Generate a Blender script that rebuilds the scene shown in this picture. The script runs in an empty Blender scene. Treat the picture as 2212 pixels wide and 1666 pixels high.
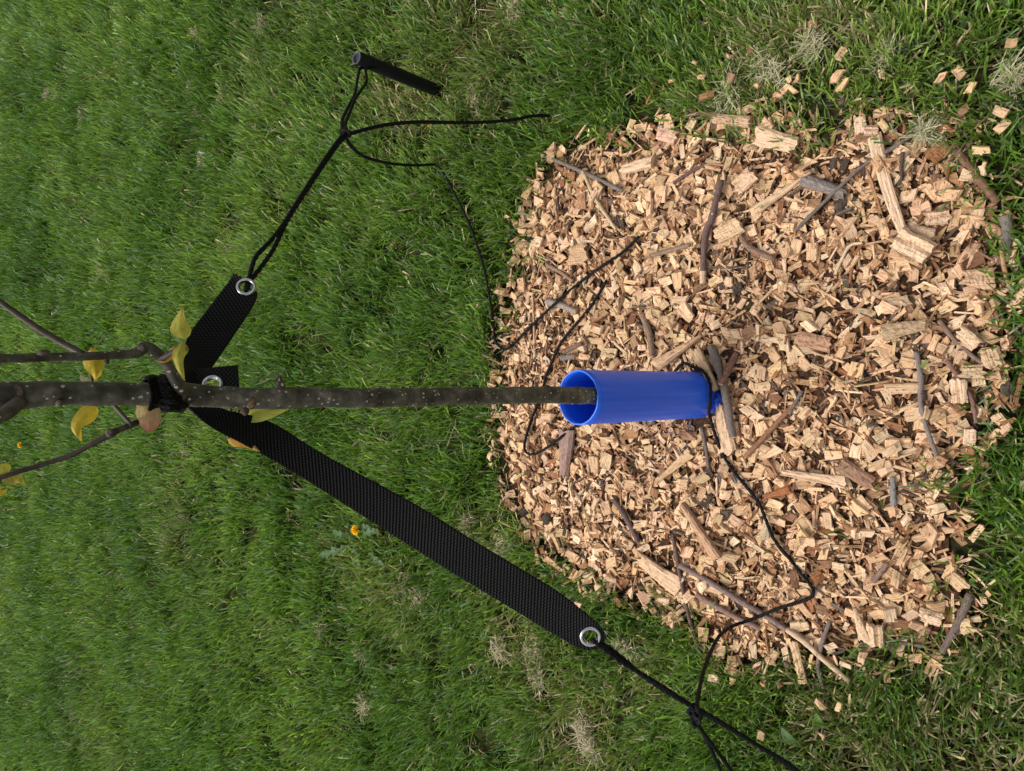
import bpy, bmesh, math, random
import numpy as np
from mathutils import Vector, Matrix

random.seed(7)
rng = np.random.default_rng(11)
scene = bpy.context.scene
C = scene.collection

# ------------------------------------------------------------------ camera, world, sun, exposure
CAM = np.array([0.021, -0.600, 1.250])
PITCH = math.radians(50.0)                      # optical axis below the horizontal
FPX = 1670.0                                    # focal length in pixels of a 2212 px wide picture
FWD = np.array([0.0, math.cos(PITCH), -math.sin(PITCH)])
UPV = np.array([0.0, math.sin(PITCH), math.cos(PITCH)])
RGT = np.array([1.0, 0.0, 0.0])
cd = bpy.data.cameras.new('camera')
cam = bpy.data.objects.new('camera', cd)
C.objects.link(cam)
scene.camera = cam
cd.sensor_fit = 'HORIZONTAL'
cd.sensor_width = 36.0
cd.lens = 36.0 * FPX / 2212.0
cd.clip_start = 0.02
cd.clip_end = 500.0
# the phone is held upright but the picture is stored on its side: picture left is up
cam.matrix_world = Matrix(((-UPV[0], RGT[0], -FWD[0], CAM[0]),
                           (-UPV[1], RGT[1], -FWD[1], CAM[1]),
                           (-UPV[2], RGT[2], -FWD[2], CAM[2]),
                           (0, 0, 0, 1)))

SUN_EL, SUN_AZ = math.radians(58), math.radians(-38)   # azimuth from +Y towards +X
world = bpy.data.worlds.new('World')
scene.world = world
world.use_nodes = True
wn = world.node_tree
wn.nodes.clear()
sky = wn.nodes.new('ShaderNodeTexSky')
sky.sky_type = 'NISHITA'
sky.sun_disc = False
sky.sun_elevation = SUN_EL
sky.sun_rotation = SUN_AZ
sky.air_density = 1.0
sky.dust_density = 4.0
sky.ozone_density = 1.0
hsv = wn.nodes.new('ShaderNodeHueSaturation')
hsv.inputs['Saturation'].default_value = 0.18       # grey, overcast sky
bg = wn.nodes.new('ShaderNodeBackground')
bg.inputs['Strength'].default_value = 0.13
wo = wn.nodes.new('ShaderNodeOutputWorld')
wn.links.new(sky.outputs[0], hsv.inputs['Color'])
wn.links.new(hsv.outputs[0], bg.inputs['Color'])
wn.links.new(bg.outputs[0], wo.inputs['Surface'])

sd = bpy.data.lights.new('sun', 'SUN')
sd.energy = 1.45
sd.angle = math.radians(22)
sd.color = (1.0, 0.96, 0.90)
sun = bpy.data.objects.new('sun', sd)
C.objects.link(sun)
sdir = Vector((math.sin(SUN_AZ) * math.cos(SUN_EL), math.cos(SUN_AZ) * math.cos(SUN_EL), math.sin(SUN_EL)))
sun.rotation_euler = sdir.to_track_quat('Z', 'Y').to_euler()
sun.location = sdir * 5

scene.view_settings.view_transform = 'Standard'
scene.view_settings.look = 'None'
scene.view_settings.gamma = 1.0
scene.view_settings.exposure = 0.58

# ------------------------------------------------------------------ pixel to place
_Z = {1: (0, 1000, 1300 / 2212), 2: (1200, 150, 1100 / 2212), 3: (1900, 400, 1100 / 2212), 4: (3000, 400, 1080 / 2212),
      5: (1900, 1200, 1100 / 2212), 6: (3000, 1200, 1080 / 2212), 7: (2000, 2000, 1200 / 2212), 8: (2880, 2168, 1200 / 2212),
      9: (2600, 0, 1480 / 2212), 10: (1100, 1900, 1000 / 2212), 11: (500, 1350, 600 / 1264), 12: (2500, 900, 1000 / 1264),
      13: (2600, 1600, 1000 / 1264), 0: (0, 0, 4080 / 2212)}
_K = 4080 / 2212


def Q(z, x, y):
    x0, y0, s = _Z[z]
    return ((x0 + s * x) / _K, (y0 + s * y) / _K)


def ray(p):
    return FWD + UPV * ((1106 - p[0]) / FPX) + RGT * ((833 - p[1]) / FPX)


def atZ(p, Z):
    return CAM + ray(p) * Z


def on_ground(p, z=0.0):
    r = ray(p)
    return CAM + r * ((z - CAM[2]) / r[2])


def depth(P):
    return float(np.dot(np.asarray(P) - CAM, FWD))


def pix(P):
    r = np.asarray(P) - CAM
    d = r @ FWD
    return 1106 - FPX * (r @ UPV) / d, 833 - FPX * (r @ RGT) / d


TY0, TYS = 0.004, 0.062                            # the trunk leans a little away from the camera


def trunk_pt(p, nearer=0.0):
    r = ray(p)
    t = (TY0 - CAM[1] + TYS * CAM[2]) / (r[1] - TYS * r[2])
    return CAM + r * (t - nearer)


# ------------------------------------------------------------------ noise and mesh helpers
class VNoise:
    def __init__(self, seed, cell):
        self.g = np.random.default_rng(seed).random((257, 257))
        self.c = cell

    def __call__(self, x, y):
        x = np.asarray(x) / self.c + 100.0
        y = np.asarray(y) / self.c + 100.0
        xi = np.floor(x).astype(int); yi = np.floor(y).astype(int)
        fx = x - xi; fy = y - yi
        fx = fx * fx * (3 - 2 * fx); fy = fy * fy * (3 - 2 * fy)
        g = self.g
        a = g[xi % 256, yi % 256]; b = g[(xi + 1) % 256, yi % 256]
        c = g[xi % 256, (yi + 1) % 256]; d = g[(xi + 1) % 256, (yi + 1) % 256]
        return (a * (1 - fx) + b * fx) * (1 - fy) + (c * (1 - fx) + d * fx) * fy


def mesh_np(name, V, loops, starts, mat, col=None, uv=None, smooth=False):
    """V (n,3); loops flat vertex indices; starts of each polygon; col per face (m,3); uv per loop (k,2)."""
    me = bpy.data.meshes.new(name)
    V = np.asarray(V, dtype=np.float32)
    loops = np.asarray(loops, dtype=np.int32)
    starts = np.asarray(starts, dtype=np.int32)
    me.vertices.add(len(V))
    me.vertices.foreach_set('co', V.ravel())
    me.loops.add(len(loops))
    me.loops.foreach_set('vertex_index', loops)
    me.polygons.add(len(starts))
    me.polygons.foreach_set('loop_start', starts)
    if col is not None:
        a = me.attributes.new('Col', 'FLOAT_COLOR', 'FACE')
        c4 = np.ones((len(starts), 4), dtype=np.float32)
        c4[:, :3] = col
        a.data.foreach_set('color', c4.ravel())
    if uv is not None:
        u = me.uv_layers.new(name='UVMap')
        u.data.foreach_set('uv', np.asarray(uv, dtype=np.float32).ravel())
    me.update(calc_edges=True)
    me.validate()
    me.polygons.foreach_set('use_smooth', np.full(len(me.polygons), smooth))
    me.materials.append(mat)
    return me


def grid_mesh(name, P, mat, closed_v=False, cap=False, uv=None, smooth=True, col=None, keep=None, flip=False):
    """P (nu,nv,3) grid of points to quads. closed_v wraps the second index; cap closes both ends; keep (nu-1,nvq) mask."""
    nu, nv = P.shape[:2]
    idx = np.arange(nu * nv).reshape(nu, nv)
    nq = nv if closed_v else nv - 1
    i, j = np.meshgrid(np.arange(nu - 1), np.arange(nq), indexing='ij')
    j2 = (j + 1) % nv
    quads = np.stack([idx[i, j], idx[i, j2], idx[i + 1, j2], idx[i + 1, j]], -1)
    if uv is None:
        uu, vv = np.meshgrid(np.linspace(0, 1, nu), np.linspace(0, 1, nq + 1), indexing='ij')
        uv = np.stack([uu, vv], -1)
    UV = np.stack([uv[i, j], uv[i, j + 1], uv[i + 1, j + 1], uv[i + 1, j]], -2)
    if keep is not None:
        quads = quads[keep]; UV = UV[keep]
    quads = quads.reshape(-1, 4); UV = UV.reshape(-1, 4, 2)
    if flip:
        quads = quads[:, ::-1]; UV = UV[:, ::-1]
    loops = list(quads.ravel()); starts = list(range(0, len(loops), 4)); uvs = list(UV.reshape(-1, 2))
    if cap and closed_v:
        for row, rev in ((0, True), (nu - 1, False)):
            r = list(idx[row])
            if rev:
                r = r[::-1]
            starts.append(len(loops)); loops += r
            uvs += [(uv[row, 0, 0], 0.5)] * len(r)
    c = None
    if col is not None:
        c = np.tile(np.asarray(col, dtype=np.float32), (len(starts), 1))
    return mesh_np(name, P.reshape(-1, 3), loops, starts, mat, col=c, uv=np.array(uvs), smooth=smooth)


def link(name, me, parent=None, loc=None):
    o = bpy.data.objects.new(name, me)
    C.objects.link(o)
    if loc is not None:
        o.location = Vector([float(v) for v in loc])
    if parent is not None:
        o.parent = parent
    return o


def tag(o, label=None, cat=None, group=None, kind=None):
    if label: o['label'] = label
    if cat: o['category'] = cat
    if group: o['group'] = group
    if kind: o['kind'] = kind
    return o


def empty(name, loc):
    o = bpy.data.objects.new(name, None)
    C.objects.link(o)
    o.location = Vector([float(v) for v in loc])
    o.empty_display_size = 0.02
    return o


def rebase(me, org):
    n = len(me.vertices)
    co = np.empty(n * 3, dtype=np.float32)
    me.vertices.foreach_get('co', co)
    co = co.reshape(-1, 3) - np.asarray(org, dtype=np.float32)
    me.vertices.foreach_set('co', co.ravel())
    me.update()
    return me


def smooth_path(pts, n):
    """Catmull-Rom through pts, n samples evenly spaced by length."""
    P = np.asarray(pts, dtype=float)
    if len(P) == 2:
        t = np.linspace(0, 1, n)[:, None]
        return P[0] * (1 - t) + P[1] * t
    E = np.vstack([2 * P[0] - P[1], P, 2 * P[-1] - P[-2]])
    out = []
    for k in range(1, len(E) - 2):
        p0, p1, p2, p3 = E[k - 1], E[k], E[k + 1], E[k + 2]
        for t in np.linspace(0, 1, 16, endpoint=False):
            out.append(0.5 * ((2 * p1) + (p2 - p0) * t + (2 * p0 - 5 * p1 + 4 * p2 - p3) * t * t + (3 * p1 - p0 - 3 * p2 + p3) * t ** 3))
    out.append(E[-2])
    out = np.array(out)
    L = np.r_[0, np.cumsum(np.linalg.norm(np.diff(out, axis=0), axis=1))]
    s = np.linspace(0, L[-1], n)
    return np.stack([np.interp(s, L, out[:, k]) for k in range(P.shape[1])], 1)


def frames(path):
    T = np.gradient(path, axis=0)
    T /= np.linalg.norm(T, axis=1)[:, None] + 1e-12
    ref = np.array([0.0, 0.0, 1.0]) if abs(T[0][2]) < 0.9 else np.array([0.0, 1.0, 0.0])
    N = np.zeros_like(T)
    n = ref - T[0] * (ref @ T[0]); n /= np.linalg.norm(n)
    for k in range(len(T)):
        n = n - T[k] * (n @ T[k]); n /= np.linalg.norm(n) + 1e-12
        N[k] = n
    return T, N, np.cross(T, N)


def tube(path, rad, nseg=10, rough=0.0, lobes=0, lobe=0.0, twist=0.0, seed=0):
    """Points grid and UV of a tube (metres along, metres round)."""
    path = np.asarray(path, dtype=float)
    n = len(path)
    rad = np.broadcast_to(np.asarray(rad, dtype=float), (n,))
    T, N, B = frames(path)
    th = np.linspace(0, 2 * math.pi, nseg, endpoint=False)
    s = np.r_[0, np.cumsum(np.linalg.norm(np.diff(path, axis=0), axis=1))]
    R = rad[:, None] * np.ones((1, nseg))
    if lobes:
        R = R * (1 + lobe * np.cos(lobes * (th[None] - twist * s[:, None])))
    if rough:
        r2 = np.random.default_rng(seed)
        R = R * (1 + rough * r2.standard_normal((n, nseg)))
    P = path[:, None] + R[..., None] * (np.cos(th)[None, :, None] * N[:, None] + np.sin(th)[None, :, None] * B[:, None])
    uu, vv = np.meshgrid(s, np.linspace(0, 2 * math.pi * rad.mean(), nseg + 1), indexing='ij')
    return P, np.stack([uu, vv], -1)


# ------------------------------------------------------------------ materials
class NT:
    def __init__(self, name):
        self.m = bpy.data.materials.new(name)
        self.m.use_nodes = True
        self.t = self.m.node_tree
        self.p = self.t.nodes['Principled BSDF']
        self.out = self.t.nodes['Material Output']

    def n(self, typ, **kw):
        nd = self.t.nodes.new(typ)
        for k, v in kw.items():
            if k.startswith('_'):
                setattr(nd, k[1:], v)
            else:
                nd.inputs[k.replace('__', ' ')].default_value = v
        return nd

    def l(self, a, b):
        self.t.links.new(a, b)

    def ramp(self, fac, stops):
        r = self.n('ShaderNodeValToRGB')
        e = r.color_ramp.elements
        while len(e) > 1:
            e.remove(e[-1])
        e[0].position, e[0].color = stops[0][0], (*stops[0][1], 1)
        for p, c in stops[1:]:
            k = e.new(p); k.color = (*c, 1)
        self.l(fac, r.inputs[0])
        return r.outputs[0]

    def mul(self, a, b, mode='MULTIPLY', fac=1.0):
        m = self.n('ShaderNodeMixRGB', _blend_type=mode)
        m.inputs[0].default_value = fac
        self.l(a, m.inputs[1])
        if isinstance(b, tuple):
            m.inputs[2].default_value = (*b, 1)
        else:
            self.l(b, m.inputs[2])
        return m.outputs[0]

    def bump(self, h, strength, dist):
        b = self.n('ShaderNodeBump', Strength=strength, Distance=dist)
        self.l(h, b.inputs['Height'])
        self.l(b.outputs[0], self.p.inputs['Normal'])

    def set(self, rough=0.5, spec=0.5, color=None, metal=None):
        self.p.inputs['Roughness'].default_value = rough
        self.p.inputs['Specular IOR Level'].default_value = spec
        if color: self.p.inputs['Base Color'].default_value = (*color, 1)
        if metal is not None: self.p.inputs['Metallic'].default_value = metal


def g3(v):
    return (v, v, v)


def mat_wood():
    M = NT('chipped_wood')
    at = M.n('ShaderNodeAttribute', _attribute_name='Col')
    uv = M.n('ShaderNodeUVMap', _uv_map='UVMap')
    mp = M.n('ShaderNodeMapping'); mp.inputs['Scale'].default_value = (40, 480, 1)
    M.l(uv.outputs[0], mp.inputs[0])
    gr = M.n('ShaderNodeTexNoise', Scale=1.0, Detail=3.0, Roughness=0.6)
    M.l(mp.outputs[0], gr.inputs['Vector'])
    grain = M.ramp(gr.outputs[0], [(0.33, g3(0.45)), (0.47, g3(0.95)), (0.7, g3(1.14))])
    sp = M.n('ShaderNodeTexNoise', Scale=150.0, Detail=3.0, Roughness=0.7)
    M.l(uv.outputs[0], sp.inputs['Vector'])
    spk = M.ramp(sp.outputs[0], [(0.30, (0.42, 0.34, 0.28)), (0.42, (0.96, 0.95, 0.94)), (1, g3(1))])
    c = M.mul(at.outputs['Color'], grain)
    c = M.mul(c, spk)
    M.l(c, M.p.inputs['Base Color'])
    M.set(0.75, 0.25)
    M.bump(gr.outputs[0], 0.9, 0.0016)
    return M.m


def mat_bark():
    M = NT('twig_bark')
    at = M.n('ShaderNodeAttribute', _attribute_name='Col')
    uv = M.n('ShaderNodeUVMap', _uv_map='UVMap')
    mp = M.n('ShaderNodeMapping'); mp.inputs['Scale'].default_value = (120, 420, 1)
    M.l(uv.outputs[0], mp.inputs[0])
    gr = M.n('ShaderNodeTexNoise', Scale=1.0, Detail=4.0, Roughness=0.65)
    M.l(mp.outputs[0], gr.inputs['Vector'])
    r = M.ramp(gr.outputs[0], [(0.28, g3(0.45)), (0.52, g3(1.0)), (0.75, (1.5, 1.42, 1.35))])
    M.l(M.mul(at.outputs['Color'], r), M.p.inputs['Base Color'])
    M.set(0.8, 0.25)
    M.bump(gr.outputs[0], 0.8, 0.0015)
    return M.m


def mat_trunk():
    M = NT('young_tree_bark')
    uv = M.n('ShaderNodeUVMap', _uv_map='UVMap')
    mp = M.n('ShaderNodeMapping'); mp.inputs['Scale'].default_value = (42, 42, 1)
    M.l(uv.outputs[0], mp.inputs[0])
    no = M.n('ShaderNodeTexNoise', Scale=1.0, Detail=5.0, Roughness=0.65)
    M.l(mp.outputs[0], no.inputs['Vector'])
    base = M.ramp(no.outputs[0], [(0.32, (0.016, 0.014, 0.010)), (0.46, (0.060, 0.053, 0.037)), (0.57, (0.110, 0.098, 0.074)), (0.70, (0.23, 0.205, 0.165))])
    # pale lenticels
    m2 = M.n('ShaderNodeMapping'); m2.inputs['Scale'].default_value = (170, 190, 1)
    M.l(uv.outputs[0], m2.inputs[0])
    vo = M.n('ShaderNodeTexVoronoi', Scale=1.0, Randomness=1.0)
    M.l(m2.outputs[0], vo.inputs['Vector'])
    sep = M.n('ShaderNodeSeparateColor')
    M.l(vo.outputs['Color'], sep.inputs[0])
    ms = M.n('ShaderNodeMath', _operation='MULTIPLY'); ms.inputs[1].default_value = 0.27
    M.l(sep.outputs[0], ms.inputs[0])
    lt = M.n('ShaderNodeMath', _operation='LESS_THAN')
    M.l(vo.outputs['Distance'], lt.inputs[0]); M.l(ms.outputs[0], lt.inputs[1])
    mx = M.n('ShaderNodeMixRGB'); mx.inputs[2].default_value = (0.50, 0.43, 0.32, 1)
    M.l(lt.outputs[0], mx.inputs[0]); M.l(base, mx.inputs[1])
    M.l(mx.outputs[0], M.p.inputs['Base Color'])
    M.set(0.55, 0.4)
    M.bump(no.outputs[0], 0.5, 0.0012)
    return M.m


def mat_attr(name, rough, spec, transl=0.0, noise=None, bumpy=None):
    M = NT(name)
    at = M.n('ShaderNodeAttribute', _attribute_name='Col')
    c = at.outputs['Color']
    if noise:
        tc = M.n('ShaderNodeTexCoord')
        no = M.n('ShaderNodeTexNoise', Scale=noise[0], Detail=4.0, Roughness=0.65)
        M.l(tc.outputs['Object'], no.inputs['Vector'])
        c = M.mul(c, M.ramp(no.outputs[0], [(0.3, g3(noise[1])), (0.7, g3(noise[2]))]))
        if bumpy:
            M.bump(no.outputs[0], bumpy[0], bumpy[1])
    M.l(c, M.p.inputs['Base Color'])
    M.set(rough, spec)
    if transl:
        tr = M.n('ShaderNodeBsdfTranslucent')
        M.l(c, tr.inputs['Color'])
        mx = M.n('ShaderNodeMixShader'); mx.inputs[0].default_value = transl
        M.l(M.p.outputs[0], mx.inputs[1]); M.l(tr.outputs[0], mx.inputs[2])
        M.l(mx.outputs[0], M.out.inputs['Surface'])
    return M.m


def mat_soil():
    M = NT('lawn_soil')
    tc = M.n('ShaderNodeTexCoord')
    a = M.n('ShaderNodeTexNoise', Scale=55.0, Detail=6.0, Roughness=0.7)
    b = M.n('ShaderNodeTexNoise', Scale=9.0, Detail=4.0, Roughness=0.6)
    M.l(tc.outputs['Object'], a.inputs['Vector']); M.l(tc.outputs['Object'], b.inputs['Vector'])
    c1 = M.ramp(a.outputs[0], [(0.3, (0.012, 0.010, 0.006)), (0.55, (0.045, 0.036, 0.020)), (0.75, (0.10, 0.082, 0.045))])
    c2 = M.ramp(b.outputs[0], [(0.35, (0.6, 0.9, 0.45)), (0.65, (1.0, 1.0, 1.0))])
    M.l(M.mul(c1, c2), M.p.inputs['Base Color'])
    M.set(0.95, 0.1)
    M.bump(a.outputs[0], 0.8, 0.01)
    return M.m


def mat_fines():
    M = NT('mulch_fines')
    tc = M.n('ShaderNodeTexCoord')
    a = M.n('ShaderNodeTexNoise', Scale=160.0, Detail=5.0, Roughness=0.7)
    M.l(tc.outputs['Object'], a.inputs['Vector'])
    M.l(M.ramp(a.outputs[0], [(0.3, (0.02, 0.011, 0.006)), (0.55, (0.075, 0.038, 0.020)), (0.75, (0.18, 0.10, 0.055))]), M.p.inputs['Base Color'])
    M.set(0.9, 0.15)
    M.bump(a.outputs[0], 1.0, 0.006)
    return M.m


def mat_webbing():
    M = NT('black_webbing')
    uv = M.n('ShaderNodeUVMap', _uv_map='UVMap')
    sx = M.n('ShaderNodeSeparateXYZ'); M.l(uv.outputs[0], sx.inputs[0])

    def wave(src, k, ph=0.0):
        a = M.n('ShaderNodeMath', _operation='MULTIPLY_ADD'); a.inputs[1].default_value = k; a.inputs[2].default_value = ph
        M.l(src, a.inputs[0])
        s = M.n('ShaderNodeMath', _operation='SINE'); M.l(a.outputs[0], s.inputs[0])
        return s.outputs[0]
    w = M.n('ShaderNodeMath', _operation='MULTIPLY')
    M.l(wave(sx.outputs[0], math.pi / 0.0021), w.inputs[0]); M.l(wave(sx.outputs[1], math.pi / 0.0026), w.inputs[1])
    r = M.ramp(w.outputs[0], [(0.0, g3(0.002)), (0.6, g3(0.0032)), (1.0, g3(0.028))])  # grey top end paints the glints on the raised weave dots into the colour
    M.l(r, M.p.inputs['Base Color'])
    M.set(0.6, 0.16)
    M.bump(w.outputs[0], 0.8, 0.0010)
    return M.m


def mat_plain(name, color, rough, spec=0.5, metal=0.0, noise=None):
    M = NT(name)
    M.set(rough, spec, color, metal)
    if noise:
        tc = M.n('ShaderNodeTexCoord')
        no = M.n('ShaderNodeTexNoise', Scale=noise[0], Detail=4.0)
        M.l(tc.outputs['Object'], no.inputs['Vector'])
        M.l(M.ramp(no.outputs[0], [(0.3, tuple(v * noise[1] for v in color)), (0.7, tuple(v * noise[2] for v in color))]), M.p.inputs['Base Color'])
        M.bump(no.outputs[0], 0.3, noise[3])
    return M.m


def mat_leaf():
    M = NT('tree_leaf')
    at = M.n('ShaderNodeAttribute', _attribute_name='Col')
    uv = M.n('ShaderNodeUVMap', _uv_map='UVMap')
    wv = M.n('ShaderNodeTexNoise', Scale=7.0, Detail=5.0)
    M.l(uv.outputs[0], wv.inputs['Vector'])
    c = M.mul(at.outputs['Color'], M.ramp(wv.outputs[0], [(0.3, (0.75, 0.85, 0.7)), (0.7, (1.15, 1.05, 1.0))]))
    M.l(c, M.p.inputs['Base Color'])
    M.set(0.5, 0.35)
    M.bump(wv.outputs[0], 0.4, 0.002)
    tr = M.n('ShaderNodeBsdfTranslucent'); M.l(c, tr.inputs['Color'])
    mx = M.n('ShaderNodeMixShader'); mx.inputs[0].default_value = 0.35
    M.l(M.p.outputs[0], mx.inputs[1]); M.l(tr.outputs[0], mx.inputs[2])
    M.l(mx.outputs[0], M.out.inputs['Surface'])
    return M.m


def mat_blue():
    M = NT('blue_plastic')
    uv = M.n('ShaderNodeUVMap', _uv_map='UVMap')
    mp = M.n('ShaderNodeMapping'); mp.inputs['Scale'].default_value = (6, 130, 1)
    M.l(uv.outputs[0], mp.inputs[0])
    no = M.n('ShaderNodeTexNoise', Scale=1.0, Detail=3.0)
    M.l(mp.outputs[0], no.inputs['Vector'])
    c = M.ramp(no.outputs[0], [(0.3, (0.012, 0.105, 0.72)), (0.7, (0.020, 0.145, 0.88))])
    M.l(c, M.p.inputs['Base Color'])
    M.set(0.38, 0.45)
    M.bump(no.outputs[0], 0.12, 0.001)
    return M.m


WOOD, BARK, TRUNK, SOIL, FINES, WEB = mat_wood(), mat_bark(), mat_trunk(), mat_soil(), mat_fines(), mat_webbing()
GRASS = mat_attr('grass_blade', 0.42, 0.45, transl=0.35)
STRAW = mat_attr('dead_grass', 0.7, 0.2, transl=0.15)
LEAF, BLUE = mat_leaf(), mat_blue()
ROPE = mat_plain('black_twine', (0.006, 0.006, 0.007), 0.6, 0.12)
STAKEM = mat_plain('black_stake_plastic', (0.0035, 0.0035, 0.004), 0.6, 0.25)
RIM = mat_plain('scuffed_pipe_edge', (0.075, 0.08, 0.10), 0.5, 0.4, noise=(90, 0.6, 1.2, 0.0005))
CHROME = mat_plain('nickel_grommet', (0.48, 0.47, 0.48), 0.12, 0.5, 1.0)
PETAL = mat_attr('dandelion_petal', 0.5, 0.3, transl=0.25)
CLOD = mat_plain('soil_clod', (0.075, 0.058, 0.045), 0.95, 0.1, noise=(120, 0.4, 1.5, 0.004))

# ------------------------------------------------------------------ the ground
OUT = [(1078, 740), (1118, 600), (1150, 430), (1250, 310), (1330, 320), (1480, 262), (1650, 275), (1760, 300), (1850, 262), (2050, 290), (2130, 400), (2195, 560),
       (2180, 720), (2140, 870), (2080, 1050), (2060, 1200), (2075, 1310), (2030, 1385), (1900, 1410), (1740, 1400), (1600, 1430), (1520, 1350), (1470, 1320), (1330, 1280),
       (1240, 1225), (1135, 1130), (1090, 1000), (1082, 900)]
OUTP = np.array([on_ground(p)[:2] for p in OUT])
OUTS = smooth_path(np.vstack([OUTP, OUTP[:1]]), 160)[:-1]


def inside_dist(x, y):
    """Signed distance to the mulch outline, positive inside."""
    x = np.atleast_1d(np.asarray(x, dtype=float)); y = np.atleast_1d(np.asarray(y, dtype=float))
    best = np.full(x.shape, 9.0)
    ins = np.zeros(x.shape, dtype=bool)
    n = len(OUTS)
    for k in range(n):
        a, b = OUTS[k], OUTS[(k + 1) % n]
        ab = b - a
        t = np.clip(((x - a[0]) * ab[0] + (y - a[1]) * ab[1]) / (ab @ ab), 0, 1)
        d = np.hypot(x - a[0] - t * ab[0], y - a[1] - t * ab[1])
        best = np.minimum(best, d)
        cr = ((a[1] > y) != (b[1] > y))
        with np.errstate(divide='ignore', invalid='ignore'):
            xi = (b[0] - a[0]) * (y - a[1]) / (b[1] - a[1] + 1e-15) + a[0]
        ins ^= cr & (x < xi)
    return np.where(ins, best, -best)


bm = bmesh.new()
vs = [bm.verts.new((x, y, 0)) for x, y in ((-150, -150), (150, -150), (150, 150), (-150, 150))]
bm.faces.new(vs)
me = bpy.data.meshes.new('ground'); bm.to_mesh(me); bm.free()
me.materials.append(SOIL)
ground = tag(link('ground', me), kind='structure')

# height grid that pieces of mulch are dropped onto
RES, X0, NG = 0.0022, -0.66, 620
gx = X0 + RES * (np.arange(NG) + 0.5)
GX, GY = np.meshgrid(gx, gx, indexing='ij')
cd_ = inside_dist(GX[::6, ::6].ravel(), GY[::6, ::6].ravel()).reshape(GX[::6, ::6].shape)
ii = np.minimum(np.arange(NG) / 6.0, cd_.shape[0] - 1.001)
i0 = ii.astype(int); fr = ii - i0
DI = cd_[i0] * (1 - fr)[:, None] + cd_[i0 + 1] * fr[:, None]
DI = DI[:, i0] * (1 - fr)[None] + DI[:, i0 + 1] * fr[None]
vn1, vn2 = VNoise(3, 0.09), VNoise(4, 0.03)
BASE = 0.020 * np.clip(DI / 0.20, 0, 1) + 0.010 * (vn1(GX, GY) - 0.4) * (DI > 0) + 0.005 * vn2(GX, GY)
BASE = np.where(DI > 0, np.maximum(BASE, 0.004), 0.017)
H = BASE.copy()


def cell(x, y):
    return (np.clip(((np.asarray(x) - X0) / RES).astype(int), 0, NG - 1), np.clip(((np.asarray(y) - X0) / RES).astype(int), 0, NG - 1))


# bed of fines under the chips
st = 6
bx, by = GX[::st, ::st], GY[::st, ::st]
nb = bx.shape[0]
mask = DI[::st, ::st] > -0.004
P = np.stack([bx, by, np.where(mask, BASE[::st, ::st], -0.01)], -1)
keep = mask[:-1, :-1] & mask[1:, :-1] & mask[:-1, 1:] & mask[1:, 1:]
bed = link('mulch_bed', grid_mesh('mulch_bed', P, FINES, keep=keep, flip=True))
tag(bed, kind='structure')

# ------------------------------------------------------------------ wood chips
TAN = [(0.68, 0.44, 0.255), (0.70, 0.475, 0.29), (0.62, 0.385, 0.21), (0.66, 0.42, 0.25), (0.73, 0.52, 0.33), (0.63, 0.42, 0.225)]
MID = [(0.38, 0.205, 0.10), (0.33, 0.17, 0.085), (0.43, 0.245, 0.125), (0.28, 0.155, 0.085)]
RED = [(0.30, 0.125, 0.05), (0.24, 0.11, 0.055), (0.34, 0.16, 0.075)]
GRY = [(0.11, 0.075, 0.055), (0.15, 0.115, 0.09), (0.075, 0.05, 0.036)]


def chip_colour(r, w=(0.60, 0.24, 0.09, 0.07)):
    k = r.choice(4, p=w)
    c = np.array((TAN, MID, RED, GRY)[k][r.integers(len((TAN, MID, RED, GRY)[k]))])
    return c * (0.82 + 0.34 * r.random()) * (1 + 0.018 * r.standard_normal(3))


def chip_local(r, L, W, T):
    """16 corner points of one ragged chip, before it is turned and laid down."""
    s = 0.24 * r.standard_normal() * W                     # slanted cut
    o = np.array([(-.5, -.5), (-.17, -.5), (.17, -.5), (.5, -.5), (.5, 0), (.5, .5), (0, .5), (-.5, .5)])
    o = o + r.uniform(-1, 1, o.shape) * np.array([0.07, 0.06])
    o[4, 0] += r.uniform(-.10, .10)
    e0, e1 = r.uniform(0.65, 1.1, 2)
    wd = e0 + (e1 - e0) * (o[:, 0] + 0.5)
    x = o[:, 0] * L + o[:, 1] * s
    y = o[:, 1] * W * wd
    k = r.uniform(-0.9, 0.9) * 1.2
    zc = k * T * ((x / L) ** 2 * 4 - 0.5)
    tw = r.uniform(-0.5, 0.5) * T
    top = np.stack([x * 0.96, y * 0.95, zc + 0.5 * T + tw * o[:, 0] * o[:, 1] * 4 + r.uniform(-.12, .12, 8) * T], 1)
    bot = np.stack([x, y, zc - 0.5 * T + tw * o[:, 0] * o[:, 1] * 4], 1)
    return np.vstack([top, bot])


CH_LOOPS = [0, 1, 2, 3, 4, 5, 6, 7, 15, 14, 13, 12, 11, 10, 9, 8]
CH_STARTS = [0, 8]
for k in range(8):
    CH_STARTS.append(len(CH_LOOPS))
    CH_LOOPS += [k, 8 + k, 8 + (k + 1) % 8, (k + 1) % 8]
CH_LOOPS = np.array(CH_LOOPS); CH_STARTS = np.array(CH_STARTS)


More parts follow.
